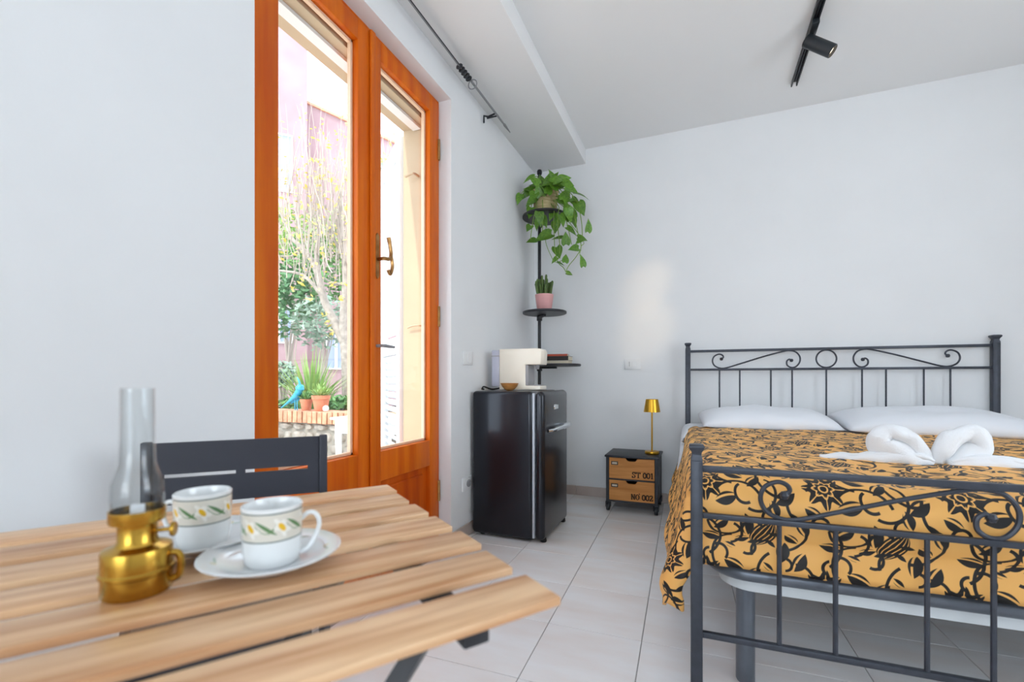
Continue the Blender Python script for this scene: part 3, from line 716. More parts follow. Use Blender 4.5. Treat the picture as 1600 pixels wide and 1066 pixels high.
for k,(px,py,Ls,hd_) in enumerate(spots):
    Yd=3.19+R_.uniform(-.17,-.06) if py>262 else 3.1
    if 840<px<882 and 295<py<335: Yd=3.19-.14
    p=on_y(px,py,Yd); a=math.radians(hd_)
    ax=(Rv*math.cos(a)+UPi*math.sin(a)+tow*R_.uniform(-.1,.5)).normalized()
    nz=(tow*R_.uniform(.5,1)+UPi*R_.uniform(.2,.9)+Rv*R_.uniform(-.4,.4)); nz=(nz-ax*nz.dot(ax)).normalized(); ay=nz.cross(ax)
    s=Ls*.95
    o=obj('leaf',LM[k%3],po)
    org=p-ax*s*.5-PP
    while (org+PP).x<XL+.03 or (org+PP+ax*s).x<XL+.02: org.x+=.01
    o.matrix_local=Matrix.Translation(org)@Matrix((ax,ay,nz)).transposed().to_4x4()@Matrix.Diagonal((s,s,s,1))
    if k%1==0:
        st=Vector((0,0,.15))+Vector((org.x*.35,org.y*.35,0)); mid=(st+org)/2+Vector((0,0,.05)) if org.z>.0 else None
        if mid is not None: MB().tube(smoothpath([st,mid,org],4),.0028,5).build('petiole',M['vine'],po)
def vine(pts,r=.0030):
    P=[Vector((0,0,.15)),Vector(on_y(pts[0][0],pts[0][1]-14,3.11))-PP]+[on_y(x,y,3.09)-PP for x,y in pts]
    MB().tube(smoothpath(P,5),r,5).build('vine',M['vine'],po)
vine([(897,330),(902,360),(908,385),(901,400),(889,415),(885,425),(892,428)]); vine([(865,340),(866,372),(867,390),(872,410),(880,418),(886,428)])
vine([(848,325),(848,350),(847,372)]); vine([(838,320),(832,350),(829,374)]); vine([(884,340),(889,362),(893,382)]); vine([(872,335),(872,360),(875,385),(874,396)]); vine([(906,330),(909,350),(910,372)])
vine([(853,380),(860,398),(868,410),(884,404)],.0022); vine([(908,385),(906,398),(911,405)],.0024)

# ------------------------------------------------------------------ nightstand
NX0,NX1,NY0,NY1=-.592,-.250,3.145,3.465
ns=empty('nightstand',(NX0,NY0,0),0,'small industrial nightstand with two wooden drawers on casters','nightstand')
W_,D_=NX1-NX0,NY1-NY0
MB().box((-.008,-.008,.372),(W_+.008,D_+.006,.385)).build('top',M['nsmetal'],ns,bevel=.002)
for x in (0,W_-.020):
    for y in (0,D_-.020): MB().box((x,y,.062),(x+.020,y+.020,.372)).build('corner_post',M['nsmetal'],ns,bevel=.0015,seg=1)
MB().box((.003,.02,.075),(.007,D_-.02,.37)).build('side_panel',M['nsmetal'],ns); MB().box((W_-.007,.02,.075),(W_-.003,D_-.02,.37)).build('side_panel',M['nsmetal'],ns)
MB().box((.018,D_-.012,.07),(W_-.018,D_-.006,.37)).build('back_panel',M['nsmetal'],ns)
MB().box((.018,.002,.066),(W_-.018,D_-.01,.080)).build('bottom_rail',M['nsmetal'],ns); MB().box((.018,.002,.218),(W_-.018,.02,.228)).build('middle_rail',M['nsmetal'],ns)
GL={'S':[[(.52,.86),(.42,.98),(.22,.98),(.08,.86),(.10,.66),(.30,.54),(.48,.42),(.54,.22),(.42,.04),(.20,.02),(.06,.14)],[(.55,1.0),(.55,.72)],[(.05,0),(.05,.28)]],
    'T':[[(.0,.96),(.64,.96)],[(.0,1.0),(.0,.76)],[(.64,1.0),(.64,.76)],[(.32,.96),(.32,.03)],[(.18,.03),(.46,.03)]],
    'N':[[(.10,.02),(.10,.97)],[(.10,.97),(.58,.03)],[(.58,.03),(.58,.97)],[(.0,.97),(.18,.97)],[(.48,.97),(.70,.97)],[(.0,.03),(.22,.03)]],
    'O':[[(.33,.98),(.10,.82),(.03,.5),(.10,.18),(.33,.02),(.56,.18),(.63,.5),(.56,.82),(.33,.98)]],
    '0':[[(.27,.98),(.08,.80),(.05,.5),(.08,.20),(.27,.02)],[(.33,.02),(.52,.20),(.55,.5),(.52,.80),(.33,.98)]],
    '1':[[(.30,.98),(.30,.03)],[(.12,.84),(.30,.98)],[(.14,.03),(.46,.03)]],
    '2':[[(.06,.78),(.16,.96),(.38,.98),(.52,.82),(.46,.58),(.22,.26),(.05,.04),(.54,.04),(.56,.22)]]}
def lettering(txt,x,z,h,parent):
    m=MB(); cur=x; t=h*.085
    for ch in txt:
        if ch==' ': cur+=h*.36; continue
        if ch=='°':
            m.add([(cur-.12*h+h*.12*math.cos(k*PI/4),-.0022,z+h*1.12+h*.12*math.sin(k*PI/4)) for k in range(8)],[tuple(range(8))]); continue
        for st in GL[ch]:
            for (a,b),(c,d) in zip(st,st[1:]):
                p=Vector((cur+a*h,0,z+b*h)); q=Vector((cur+c*h,0,z+d*h)); dd=(q-p).normalized(); nn=Vector((-dd.z,0,dd.x))
                wv=t*(1.25 if abs(dd.z)>.6 else .75)
                pts=[p-nn*wv-dd*t*.5,q-nn*wv+dd*t*.5,q+nn*wv+dd*t*.5,p+nn*wv-dd*t*.5]
                m.add([(v.x,-.0022,v.z) for v in pts]+[(v.x,-.0012,v.z) for v in pts],[(0,1,2,3),(7,6,5,4),(0,4,5,1),(1,5,6,2),(2,6,7,3),(3,7,4,0)])
        cur+=h*(.66 if ch in '01' else .80)
    return m.build('lettering',M['stencil'],parent,smooth=0)
for z0,z1,txt,lx in ((.229,.369,'ST 001',.176),(.081,.217,'NO° 002',.170)):
    xa,xb=.022,W_-.022; cx=(xa+xb)/2; nw,nh=.042,.020
    out=[(xa,z0),(xb,z0),(xb,z1),(cx+nw,z1)]+[(cx+nw-nh+nh*math.cos(t),z1-nh*math.sin(t)) if False else (cx+nw-.006-(nh)*(1-math.cos(t)),z1-nh*math.sin(t)) for t in (.2,.6,1.0,1.3,PI/2)]+[(cx-nw+.006+nh*(1-math.cos(t)),z1-nh*math.sin(t)) for t in (PI/2,1.3,1.0,.6,.2)]+[(cx-nw,z1),(xa,z1)]
    n=len(out); m=MB(); m.add([(x,-.001,z) for x,z in out]+[(x,.016,z) for x,z in out],[tuple(range(n)),tuple(range(2*n-1,n-1,-1))]+[(i,n+i,n+(i+1)%n,(i+1)%n) for i in range(n)])
    d=m.build('drawer',M['nswood'],ns,smooth=0)
    MB().box((xa+.004,.017,z0+.004),(xb-.004,D_-.03,z1-.03)).build('drawer_box',M['nsmetal'],d)
    lh=MB(); a,b,c_,e_=.036,.082,z1-.048,z1-.024
    lh.box((a,-.004,c_),(b,0,c_+.005)).box((a,-.004,e_-.005),(b,0,e_)).box((a,-.004,c_),(a+.006,0,e_)).box((b-.006,-.004,c_),(b,0,e_)); lh.build('label_holder',M['brassold'] if False else M['nsmetal'],d)
    MB().box((a+.005,-.002,c_+.004),(b-.005,-.0012,e_-.004)).build('label_card',M['bookpage'],d)
    lettering(txt,lx-.0,z0+.014,.036,d)
for x in (.012,W_-.012):
    for y in (.02,D_-.02):
        w_=MB().tube([(x-.011,y,.027),(x+.011,y,.027)],.027,20).build('caster_wheel',M['black'],ns,bevel=.003)
        fk=MB(); fk.box((x-.017,y-.014,.027),(x-.013,y+.014,.062)).box((x+.013,y-.014,.027),(x+.017,y+.014,.062)).box((x-.017,y-.014,.056),(x+.017,y+.014,.064)); fk.build('caster_fork',M['nsmetal'],w_)
# brass table lamp
tl=empty('table_lamp',(-.302,3.30,.386),0,'slim gold table lamp standing on the nightstand','lamp')
MB().lathe([(.0005,0),(.046,0),(.048,.003),(.048,.017),(.046,.020),(.0005,.020)],40).build('base',M['gold'],tl)
MB().tube([(0,0,.018),(0,0,.33)],.0055,12).build('stem',M['gold'],tl)
MB().lathe([(.056,.292),(.042,.379),(.040,.381),(.0005,.381),(.0005,.378),(.039,.378),(.054,.292)],40).build('shade',M['gold'],tl,smooth=30)
MB().lathe([(.0005,.318),(.035,.318),(.035,.326),(.0005,.326)],24).build('diffuser',M['white'],tl)

# ------------------------------------------------------------------ switches and sockets
def plate(name,loc,rz,w_,h_,label,kind):
    e=empty(name,loc,rz,label,'socket' if kind!='switch' else 'switch')
    MB().box((-w_/2,-.008,-h_/2),(w_/2,0,h_/2)).build('plate',M['white'],e,bevel=.002)
    if kind=='switch':
        for x in (.012,): MB().box((x-.021,-.011,-.026),(x+.021,-.007,.026)).build('rocker',M['white'],e,bevel=.0015,seg=1)
    elif kind=='wall':
        MB().box((-.036,-.010,-.022),(-.012,-.007,.022)).build('socket_insert',M['white'],e,bevel=.001,seg=1)
        for z in (-.012,0,.012): MB().tube([(-.024,-.0112,z),(-.024,-.009,z)],.0028,8).build('socket_hole',M['cable'],e)
        MB().box((-.004,-.011,-.022),(.034,-.007,.022)).build('rocker',M['white'],e,bevel=.001,seg=1)
    else:
        MB().lathe([(.019,-.004),(.021,0),(.021,.004),(.013,.006),(.012,0)],20,Matrix.Translation((.01,-.010,0))@Matrix.Rotation(PI/2,4,'X')).build('socket_insert',M['greyp'],e)
    return e
plate('light_switch',(XL,2.338,1.026),PI/2,.112,.078,'white light switch plate on the wall above the fridge edge','switch')
plate('wall_socket',(XL,2.325,.304),PI/2,.108,.078,'white socket low on the wall beside the fridge','low')
plate('wall_socket',(-.458,YB,1.020),0,.118,.078,'white socket plate on the back wall above the nightstand','wall')

# ------------------------------------------------------------------ curtain rod
cr=empty('curtain_rod',(-1.16,1.6,2.547),0,'thin grey iron curtain rod under the soffit above the door','curtain rod')
MB().tube([(0,-1.2,0),(0,.52,0)],.006,10).build('rod',M['rod'],cr); MB().tube([(.012,-1.2,-.012),(.012,.50,-.012)],.0025,8).build('rail_wire',M['rodb'],cr)
MB().tube([(0,.64,0),(0,1.07,0)],.0065,10).build('rod',M['rod'],cr)
MB().tube([(0,1.07,0),(0,1.10,0),(0,1.19,-.002)],[.004,.009,.003],8).build('finial',M['rod'],cr)
for k in range(5):
    y=.50+.026*k; MB().tube([(.013*math.cos(t*PI/8),y+.006*math.sin(t*PI/8),-.004+.013*math.sin(t*PI/8)) for t in range(16)],.006,6,closed=True).build('curtain_ring',M['rodb'],cr)
MB().tube([(.0,.66+.004*math.sin(t),0) if False else (.026*math.cos(t*PI/8),.65,-.008+.026*math.sin(t*PI/8)) for t in range(16)],.003,6,closed=True).build('curtain_ring',M['rod'],cr)
MB().tube([(0,.96,0),(-.05,.96,-.010),(-.066,.93,-.018),(-.066,.93,-.06)],.0055,8).build('bracket',M['rodb'],cr)
MB().tube([(0,1.0,.008),(-.078,1.0,.008)],.005,8).build('bracket',M['rodb'],cr)
MB().tube([(0,-.6,.008),(-.078,-.6,.008)],.005,8).build('bracket',M['rodb'],cr)

# ------------------------------------------------------------------ ceiling track and spotlights
tk=empty('light_track',(.533,1.7,ZC),0,'black ceiling track rail','track')
t=MB(); t.box((-.017,-1.5,-.006),(.017,1.48,-.0005)).box((-.017,-1.5,-.022),(-.010,1.50,-.004)).box((.010,-1.5,-.022),(.017,1.50,-.004)).box((-.003,-1.5,-.014),(.003,1.46,-.004))
t.build('rail',M['black'],tk,bevel=.001,seg=1)
def spot(y,direction,label,energy,size,blend,dx=0):
    p=Vector((.533,y,ZC-.023)); d=Vector(direction).normalized()
    e=empty('spotlight',p,0,label,'spotlight','spotlights on the ceiling track')
    MB().box((-.016,-.055,-.022),(.016,.055,.002)).build('adapter',M['lamp_black'],e,bevel=.002)
    MB().tube([(0,.03,-.02),(0.0,.03,-.05)],.008,10).build('joint',M['lamp_black'],e)
    c=Vector((0,.03,-.062)); s0=c-d*.035; s1=c+d*.115
    q=d.to_track_quat('Z','Y').to_matrix().to_4x4()
    MB().lathe([(.0005,0),(.028,0),(.031,.003),(.031,.148),(.029,.150),(.027,.150),(.027,.132),(.0005,.132)],28,Matrix.Translation(s0)@q).build('lamp_head',M['lamp_black'],e,smooth=30)
    ln=MB().lathe([(.0005,0),(.025,0),(.025,.003),(.0005,.004)],24,Matrix.Translation(s0+d*.1335)@q).build('lens',M['lens'],e)
    l=light('spotlight_beam','SPOT',energy,p+s0+d*.16,d,(1,.76,.46),spot_size=math.radians(size),spot_blend=blend,shadow_soft_size=.025)
    return e
spot(2.69,(.74,-.12,-.66),'black cylinder spotlight near the visible end of the ceiling track',10,50,.6)
spot(2.05,Vector((-.36,3.5,1.60))-Vector((.533,2.08,2.62)),'black cylinder spotlight aimed at the upper wall above the nightstand',26,13,1.0)
spot(1.55,Vector((-.36,3.5,1.27))-Vector((.533,1.58,2.62)),'added spotlight, out of view, lengthening the wall glow above the gold lamp',40,12,1.0)  # unseen extra head, added to stretch the wall glow into a column
spot(.7,Vector((-1.0,2.55,1.0))-Vector((.533,.73,2.62)),'black cylinder spotlight aimed at the coffee machine',45,13,1.0)

# ------------------------------------------------------------------ table, chair and tableware
TZ=.685
p_=Vector((.818,-.575,0)); s_=Vector((.575,.818,0)); TC=Vector((-.594,.770,0))       # far right corner
tb=empty('folding_table',TC,math.atan2(s_.y,s_.x)-PI/2,'slatted acacia folding table with black steel legs','table')
# local: +y along slats to the right end, -y to the left; +x across towards the viewer
LT=.74; SW=.0625; PI_=.0853
slat_me=MB().box((0,-LT,TZ-.009),(SW,0,TZ)).mesh('slat',M['slat'],bevel=.0015,seg=2)
for k in range(7):
    o=obj('slat',slat_me,tb); o.location=(k*PI_,-.002*((k*3)%4),0)
for y in (-.095,-LT+.10):
    MB().box((.012,y-.013,TZ-.024),(6*PI_+SW-.006,y+.013,TZ-.0092)).build('cross_rail',M['black'],tb,bevel=.002)
def leg(a,b): MB().tube([a,b],.0125,4,up=(1,0,0)).build('leg',M['black'],tb,smooth=0)
for x in (.215,.49):
    x2=x+(.022 if x<.3 else -.022)
    leg((x,-.10,TZ-.03),(x,-LT+.12,.012)); leg((x2,-LT+.10,TZ-.03),(x2,-.12,.012))
for y in (-.12,-LT+.12): MB().tube([(.215,y,.014),(.49,y,.014)],.010,8).build('stretcher',M['black'],tb)
# the chair: backrest line read from the photo
c0=on_z(505,678,.768); c0=Vector((-.84,.844,0)); cd=Vector((.696,.718,0)); cw=.345
ca=math.atan2(cd.y,cd.x)
ch=empty('folding_chair',c0-cd*cw,ca,'charcoal metal chair with slotted backrest behind the table','chair')
# local: x along the back (0..cw), -y towards the table
ZT=.765
def plate_slot():
    m=MB(); t=.004; z0,z1=ZT-.134,ZT; zs=ZT-.072; hs=.0042
    m.box((.004,-t,zs+hs),(cw-.004,t,z1)); m.box((.004,-t,z0),(cw-.004,t,zs-hs))
    for a,b in ((.004,.03),(cw/2-.009,cw/2+.009),(cw-.034,cw-.004)): m.box((a,-t,zs-hs-.0005),(b,t,zs+hs+.0005))
    return m.build('backrest',M['chairb'],ch,smooth=0)
plate_slot()
for x in (0,cw):
    MB().box((x-.009,-.010,ZT-.19),(x+.009,.010,ZT+.003)).build('back_post',M['chairb'],ch,bevel=.003)
    MB().tube([(x,0,ZT-.18),(x,-.10,.44),(x,-.42,.012)],.011,8).build('leg',M['chairb'],ch); xi=x+(.02 if x==0 else -.02)
    MB().tube([(xi,-.36,.43),(xi,-.02,.012)],.011,8).build('leg',M['chairb'],ch)
for k in range(6): MB().box((.024,-.40+k*.062,.440),(cw-.024,-.40+k*.062+.052,.452)).build('seat_slat',M['chairb'],ch,bevel=.003)
MB().tube([(.02,-.36,.434),(cw-.02,-.36,.434)],.008,8).build('seat_bar',M['chairb'],ch); MB().tube([(0,-.10,.434),(cw,-.10,.434)],.008,8).build('seat_bar',M['chairb'],ch)
# cups and saucers
def cupset(x,y,ang,labs):
    sa=MB().lathe([(.0005,.003),(.030,.0),(.034,.003),(.050,.009),(.072,.019),(.0735,.0205),(.072,.0215),(.050,.0125),(.034,.0075),(.0005,.0065)],48).build('saucer',M['saucer'],smooth=60)
    sa.location=(x,y,TZ+.0005); tag(sa,labs[0],'saucer','saucers on the wooden table')
    c=empty('coffee_cup',(x,y,TZ+.0075),ang,labs[1],'cup','porcelain cups on the saucers')
    MB().lathe([(.0005,.002),(.026,.0),(.0285,.003),(.0298,.012),(.0310,.034),(.0318,.0655),(.0305,.0665),(.0295,.064),(.0285,.034),(.027,.008),(.0005,.006)],40).build('bowl',M['cup'],c,smooth=50)
    MB().tube(smoothpath([(.0300,0,.046),(.038,0,.053),(.046,0,.051),(.050,0,.040),(.046,0,.026),(.038,0,.013),(.0295,0,.008)],6),.0026,8,flat=1.0).build('handle',M['porc'],c)
cupset(-.452,.378,math.radians(38),('white saucer under the nearer flowered cup','flowered porcelain cup nearer the viewer, handle to the right'))
cupset(-.583,.386,math.radians(205),('white saucer under the cup beside the oil lamp','flowered porcelain cup behind the brass oil lamp, handle to the left'))
# oil lamp
ol=empty('oil_lamp',(-.529,.284,TZ+.0005),math.radians(40),'small brass oil lamp with clear glass chimney on the table','oil lamp')
MB().lathe([(.0005,0),(.0285,0),(.0295,.002),(.0295,.019),(.0312,.0205),(.0312,.0235),(.0295,.025),(.0295,.0425),(.0285,.0450),(.019,.0485),(.0165,.0525),(.0165,.0665),(.0005,.0665)],40).build('font',M['brass'],ol,smooth=35)
MB().lathe([(.016,.066),(.0165,.069),(.0225,.071),(.0235,.073),(.0235,.0835),(.0225,.0835),(.0215,.074),(.012,.072),(.011,.078),(.0005,.078)],32).build('gallery',M['brass'],ol,smooth=35)
MB().lathe([(.0218,.075),(.0222,.095),(.0215,.110),(.0175,.122),(.0152,.130),(.0145,.150),(.0140,.206),(.0128,.206),(.0133,.150),(.014,.131),(.0162,.122),(.0203,.110),(.0210,.095),(.0206,.075)],36,close=False).build('chimney',M['chimney'],ol,smooth=60)
MB().box((-.006,-.001,.078),(.006,.001,.088)).build('wick',M['linen'],ol)
MB().tube([(.0165,0,.060),(.030,0,.060)],.0022,8).build('knob_stem',M['brass'],ol)
MB().tube([(.029,0,.060),(.033,0,.060)],.0075,16).build('wick_knob',M['brass'],ol,bevel=.001,seg=1)
MB().tube(smoothpath([(.0295,0,.036),(.0355,.0,.034),(.0375,0,.024),(.0355,0,.012),(.0295,0,.008)],5),.0036,8).build('handle',M['brass'],ol)

# ------------------------------------------------------------------ outdoors
struct(box('ground',(-22,-9,-.30),(XO,24,-.13),M['pave']))
# white shutter leaf swung open
sh_o=Vector((XO-.03,DY1-.01,0)); ang=math.radians(180-40)
st=empty('shutter',sh_o,ang,'white wooden shutter leaf swung open outside the door','shutter')
fmb=MB(); SWd=.50
fmb.box((0,-.018,-.05),(.07,.018,2.28)).box((SWd-.07,-.018,-.05),(SWd,.018,2.28)).box((.07,-.018,2.17),(SWd-.07,.018,2.28)).box((.07,-.018,-.05),(SWd-.07,.018,.10)).box((.07,-.018,1.05),(SWd-.07,.018,1.15))
fmb.build('frame',M['shut'],st,bevel=.003)
lm=MB().box((.065,-.024,-.003),(SWd-.065,.024,.003),None).mesh('louvre',M['shut'],smooth=0)
for k in range(48):
    z=.125+k*.0427
    if 1.03<z<1.17: continue
    o=obj('louvre',lm,st); o.location=(0,0,z); o.rotation_euler=(math.radians(50),0,0)
for z in (.4,1.25,2.0): MB().tube([(SWd-.01,-.022,z-.05),(SWd-.01,-.022,z+.05)],.007,8).build('hinge',M['rodb'],st)
# garden wall with rubble stones and brick coping
GY=3.42
gw=empty('garden_wall',(-3.6,GY,-.13),0,'low rubble stone garden wall topped with upright bricks','wall')
MB().box((-2.6,.03,0),(2.0,.30,.60)).build('core',M['mortar'],gw)
z=.0; row=0
while z<.585:
    hh=R_.uniform(.085,.12); hh=min(hh,.597-z); x=-1.6+R_.uniform(-.1,0)
    while x<1.3:
        ww=R_.uniform(.10,.20); m=MB(); c=(x+ww/2,.03,z+hh/2); n=7; P=[]
        for k in range(n):
            t=2*PI*(k+.5)/n; P.append((c[0]+(ww/2-.006)*max(-1,min(1,1.25*math.cos(t)))*R_.uniform(.88,1),c[2]+(hh/2-.005)*max(-1,min(1,1.25*math.sin(t)))*R_.uniform(.88,1)))
        d=R_.uniform(.012,.03); V=[(a,.035,b) for a,b in P]+[(c[0]+(a-c[0])*.82,.03-d,c[2]+(b-c[2])*.82) for a,b in P]
        m.add(V,[tuple(range(n,2*n))]+[(i,(i+1)%n,n+(i+1)%n,n+i) for i in range(n)]).build('stone',M['stone'],gw,smooth=70); x+=ww
    z+=hh+.004; row+=1
    if hh<.03: break
bk=MB().box((-.028,-.02,0),(.028,.24,.118)).mesh('brick',M['brick'],bevel=.005,seg=1)
for k in range(46):
    o=obj('brick',bk,gw); o.location=(-1.6+k*.0655+R_.uniform(-.003,.003),R_.uniform(-.008,.008),.602+R_.uniform(-.004,.002)); o.rotation_euler=(0,R_.uniform(-.02,.02),0)
CZ=-.13+.720
so=struct(box('ground_bed',(-9,GY+.30,-.2),(-1.9,GY+3.2,.45),M['soil']))
# terracotta pots
def tuft(parent,n,r,h,mt,base,wid=.02,seed=1,name='leaves',kind='stuff'):
    rr=random.Random(seed); m=MB()
    for k in range(n):
        a=rr.uniform(0,2*PI); q=rr.uniform(.2,1); hx=r*q*math.cos(a); hy_=r*q*math.sin(a); hz=h*rr.uniform(.5,1)*(1.15-.5*q)
        b=Vector((hx*.15,hy_*.15,base)); t=Vector((hx,hy_,base+hz)); mid=(b+t)/2+Vector((0,0,.12*h)); sd=Vector((-math.sin(a),math.cos(a),0))*wid
        m.add([b,mid+sd,t,mid-sd],[(0,1,2,3)])
    o=m.build(name,mt,parent,smooth=0); o['kind']=kind; return o
def tpot(px,py,r,h,label,seed,mt,hh):
    c=on_y(px,py,GY+.05); e=empty('terracotta_pot',(c.x,GY+.08,CZ+.001),0,label,'plant pot','terracotta pots on the garden wall')
    MB().lathe([(.0005,0),(r*.68,0),(r*.92,h*.76),(r*1.0,h*.76),(r*1.02,h),(r*.9,h),(r*.86,h*.85),(.0005,h*.84)],24).build('pot',M['terra'],e,smooth=40)
    tuft(e,60,r*2.0,hh,mt,h*.84,.012,seed)
tpot(475,640,.062,.115,'smaller terracotta pot on the brick coping by the blue bird',3,M['lg'][0],.12)
tpot(498,641,.088,.155,'larger terracotta pot with a spiky plant on the coping',4,M['lg'][2],.16)
bl=on_y(509,640,GY+.02); o=MB().lathe([(.0005,0),(.016,.004),(.027,.016),(.030,.03),(.027,.044),(.016,.056),(.0005,.06)],20).build('white_ball',M['white'],smooth=60); o.location=(bl.x,GY+.02,CZ); tag(o,'small white ball on the brick coping','ball')
# turquoise bird ornament
bb=empty('bird_ornament',(on_y(462,640,GY+.03).x,GY+.04,CZ),0,'turquoise bird ornament with long tail perched on the brick coping','ornament')
B1=[(-.215,0,.02),(-.13,0,.07),(-.06,0,.115),(.0,0,.155),(.035,0,.195),(.05,0,.235),(.06,0,.262)]
MB().tube(smoothpath(B1,5),[.006+.030*math.sin(PI*min(1,i/30)**1.6)+(.012 if 22<i<30 else 0) for i in range(31)],12).build('body',M['blue'],bb,smooth=70)
MB().tube([(.055,0,.25),(.085,0,.252),(.10,0,.243)],[.016,.009,.002],8).build('beak',M['blue'],bb); MB().tube([(.05,0,.262),(.03,0,.31),(.01,0,.34)],[.012,.008,.002],6).build('crest',M['blue'],bb)
MB().add([(-.12,.028,.06),(.0,.03,.10),(.02,.03,.16),(-.10,.03,.085),(-.12,.034,.06),(.0,.038,.10),(.02,.036,.16),(-.10,.036,.085)],[(0,1,2,3),(7,6,5,4),(0,4,5,1),(1,5,6,2),(2,6,7,3),(3,7,4,0)]).build('wing',M['blue'],bb)
for x in (-.02,.01): MB().tube([(x,0,.11),(x,0,.0)],.005,6).build('leg',M['blue'],bb)
# white garden table
q=on_y(541,651,3.0)
gt=empty('garden_table',(q.x+.24,3.12,-.13),0,'white plastic garden table in front of the stone wall','garden table')
zt_=q.z+.13
MB().box((-.30,-.25,zt_-.02),(.30,.25,zt_)).build('top',M['white'],gt,bevel=.01); MB().box((-.27,-.22,zt_-.13),(.27,.22,zt_-.02)).build('apron',M['white'],gt,bevel=.004)
for x,y in ((-.25,-.2),(.25,-.2),(-.25,.2),(.25,.2)): MB().tube([(x,y,zt_-.1),(x*1.0-.02*(1 if x>0 else -1),y,.0)],[.028,.018],8).build('leg',M['white'],gt)
# tree
def P3(x,y,Y): return on_y(x,y,Y)
TY=4.75
tr0=P3(543,640,TY); tr=empty('garden_tree',(tr0.x,TY,.45),0,'pale-barked bare tree with long twigs and a few yellow leaves','tree')
def limb(pts,r0,r1,name='branch',mt='bark',n=8):
    Q=[P3(x,y,TY+dy)-Vector((tr0.x,TY,.45)) for x,y,dy in pts]; sm=smoothpath(Q,5); k=len(sm)
    MB().tube(sm,[r0+(r1-r0)*i/(k-1) for i in range(k)],n).build(name,M[mt],tr,smooth=70); return sm
limb([(544,632,0),(541,560,0),(537,510,0),(541,440,0),(538,395,0),(530,360,0),(533,300,0)],.075,.03,'trunk')
limb([(538,535,0),(520,498,0),(507,470,-.05),(497,430,-.1),(486,405,-.1),(470,385,-.15),(452,372,-.15)],.065,.022)
limb([(499,438,-.1),(495,400,-.1),(498,372,-.12),(494,330,-.1)],.036,.014); limb([(507,468,0),(485,440,0),(468,428,.05),(445,424,.1),(430,422,.1)],.03,.012)
limb([(488,410,0),(470,390,0),(450,360,.1),(436,330,.1)],.022,.01); limb([(540,445,0),(520,442,.1),(506,434,.1)],.022,.012); limb([(538,400,0),(524,378,0),(514,356,0),(508,320,0)],.026,.012)
limb([(540,430,0),(556,405,0),(572,380,0),(590,340,0),(600,300,0)],.03,.012); limb([(470,388,0),(456,400,0),(436,400,0)],.016,.008)
tw=MB(); rt=random.Random(11)
O3=Vector((tr0.x,TY,.45)); tips=[]
for k in range(230):
    x0=rt.uniform(430,610); y0=rt.uniform(300,450); dy=rt.uniform(-.5,.5); pts=[]; x,y=x0,y0; up_=rt.uniform(.5,1.2); sl=rt.uniform(-.25,.25)
    for j in range(5): pts.append(P3(x,y,TY+dy)-O3); y-=rt.uniform(22,50)*up_; x+=sl*25+rt.uniform(-5,5); dy+=rt.uniform(-.08,.08)
    sm=smoothpath(pts,2); n=len(sm); tw.tube(sm,[.006*(1-i/n)+.0022 for i in range(n)],4); tips.append(pts)
o=tw.build('twigs',M['twig'],tr,smooth=70); o['kind']='stuff'
def leafcloud(m,c,rx,ry,rz,n,s,rg):
    for k in range(n):
        while True:
            v=Vector((rg.uniform(-1,1),rg.uniform(-1,1),rg.uniform(-1,1)))
            if v.length<=1: break
        p=Vector((c[0]+v.x*rx,c[1]+v.y*ry,c[2]+v.z*rz)); a=Vector((rg.gauss(0,1),rg.gauss(0,1),rg.gauss(0,.6))).normalized(); b=a.orthogonal().normalized(); q=s*rg.uniform(.6,1.3)
        b=(b*math.cos(k)+a.cross(b)*math.sin(k))
        m.add([p-a*q,p+b*q*.42,p+a*q,p-b*q*.42],[(0,1,2,3)])
ly=MB()
for pts in tips:
    for k in range(3):
        p=rt.choice(pts); leafcloud(ly,p,.08,.08,.08,1,.034,rt)
for x,y in ((486,467),(458,450),(508,490),(517,520),(512,505),(505,400),(470,440),(520,445),(448,395),(535,470)): leafcloud(ly,P3(x,y,TY-.12)-O3,.06,.05,.06,5,.04,rt)
o=ly.build('leaves',M['yleaf'],tr,smooth=0); o['kind']='stuff'
# shrubs behind the wall
def shrub(px,py,Y,rx,rz,n,mt,label,seed,s=.05,pt=True):
    c=P3(px,py,Y); gz=.45; e=empty('garden_shrub',(c.x,Y,gz),0,label,'shrub','shrubs behind the garden wall'); rg=random.Random(seed); m=MB()
    leafcloud(m,(0,0,c.z-gz),rx,rx*.7,rz,n,s,rg); o=m.build('foliage',M['lg'][mt],e,smooth=0); o['kind']='stuff'
    sm=MB()
    for k in range(6):
        a=rg.uniform(0,6.3); sm.tube([(0,0,0),(rx*.25*math.cos(a),rx*.2*math.sin(a),(c.z-gz)*.6),(rx*.5*math.cos(a),rx*.4*math.sin(a),(c.z-gz)*1.0)],[.016,.011,.006],5)
    o=sm.build('stems',M['twig'],e); o['kind']='stuff'
shrub(445,470,5.6,.62,.62,800,1,'dark green shrub at the pane edge left of the tree',21,.07)
shrub(500,430,6.0,.85,.8,900,0,'tall mid-green shrub seen between the tree branches',22,.07)
shrub(500,505,5.3,.5,.42,500,3,'dark leafy shrub just above the tall grass',23,.06)
shrub(440,585,4.3,.22,.18,420,3,'grey-green low shrub behind the bird ornament',24,.04)
shrub(533,632,4.1,.30,.10,420,0,'low green shrub behind the white ball',25,.04)
shrub(455,370,6.6,.8,.6,520,2,'light green treetop behind the bare twigs',26,.08)
shrub(598,330,6.6,.5,.9,500,3,'grey-green shrub seen beside the open shutter',27,.08)
shrub(540,380,6.2,.7,.6,500,2,'light green shrub behind the tree fork',28,.07)
shrub(470,632,4.2,.4,.08,420,0,'low green ground cover behind the small pot',30,.035)
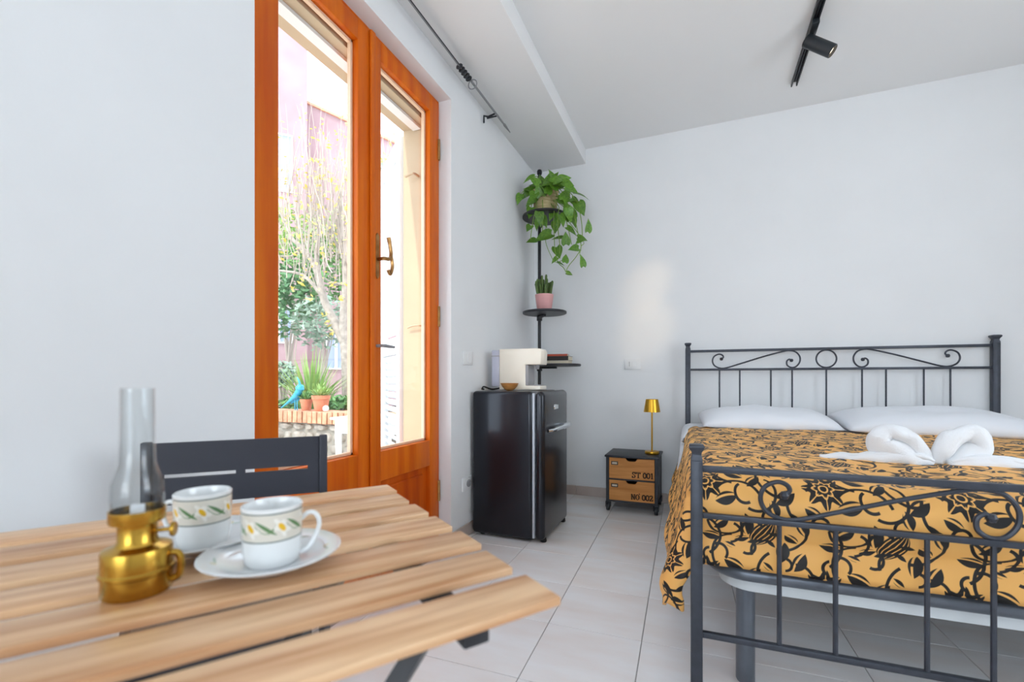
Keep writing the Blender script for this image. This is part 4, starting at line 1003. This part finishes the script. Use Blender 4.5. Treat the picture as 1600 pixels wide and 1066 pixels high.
gc=P3(487,600,4.15); gr=empty('grass_clump',(gc.x,4.15,.45),0,'tall arching grass clump behind the terracotta pots','grass')
tuft(gr,170,.62,.85,M['lg'][2],0,.012,9,'blades')
# pink house beyond the garden
# facade turned to face the garden door; DH metres away
DH=11.7; TH0=math.atan((480-800)/FPX); hd0=(Fv*math.cos(TH0)+Rv*math.sin(TH0))
def hx(px): return DH*math.tan(math.atan((px-800)/FPX)-TH0)
def hz(px,py):
    t=math.atan((px-800)/FPX); dist=DH/math.cos(t-TH0); return CH+(HY-py)/FPX*dist*math.cos(t)
hs=empty('pink_house',(hd0.x*DH,hd0.y*DH,-.13),math.atan2(hd0.y,hd0.x)-PI/2,'faded pink house beyond the garden','building')
ox=hx(480); oz=-.13
MB().box((-9,0,0),(0,6,13)).build('tower_wall',M['pinkwall'],hs)
zA=hz(480,152)-oz; zB=hz(545,182)-oz; xB=hx(545)-ox; sl=(zB-zA)/xB
wg=MB(); x2=6.5; n=4
pf=[(0,0),(x2,0),(x2,zA+sl*x2),(0,zA)]
wg.add([(x,.3,z) for x,z in pf]+[(x,6,z) for x,z in pf],[(0,1,2,3),(7,6,5,4),(0,4,5,1),(1,5,6,2),(2,6,7,3),(3,7,4,0)]); wg.build('wing_wall',M['pinkwall'],hs)
rf=MB(); pf=[(0,zA),(x2+.3,zA+sl*(x2+.3)),(x2+.3,zA+sl*(x2+.3)+.06),(0,zA+.06)]
rf.add([(x,.24,z) for x,z in pf]+[(x,6.2,z) for x,z in pf],[(0,1,2,3),(7,6,5,4),(0,4,5,1),(1,5,6,2),(2,6,7,3),(3,7,4,0)]); rf.build('wing_roof',M['roof'],hs)
def fwin(px0,py0,px1,py1):
    a=(hx(px0)-ox,hz(px0,py0)-oz); b=(hx(px1)-ox,hz(px1,py1)-oz); x0,x1=a[0],b[0]; z1,z0=a[1],b[1]; yo=-.04 if x1<=.02 else .26
    f=MB(); f.box((x0-.03,yo,z0-.03),(x0,yo+.08,z1+.03)).box((x1,yo,z0-.03),(x1+.03,yo+.08,z1+.03)).box((x0,yo,z1),(x1,yo+.08,z1+.03)).box((x0,yo,z0-.03),(x1,yo+.08,z0)).box(((x0+x1)/2-.03,yo,z0),((x0+x1)/2+.03,yo+.08,z1))
    w_=f.build('window',M['bframe'],hs,smooth=0); MB().box((x0,yo+.03,z0),(x1,yo+.05,z1)).build('pane',M['bwin'],w_)
fwin(405,205,455,300); fwin(415,480,456,535); fwin(512,520,540,575)
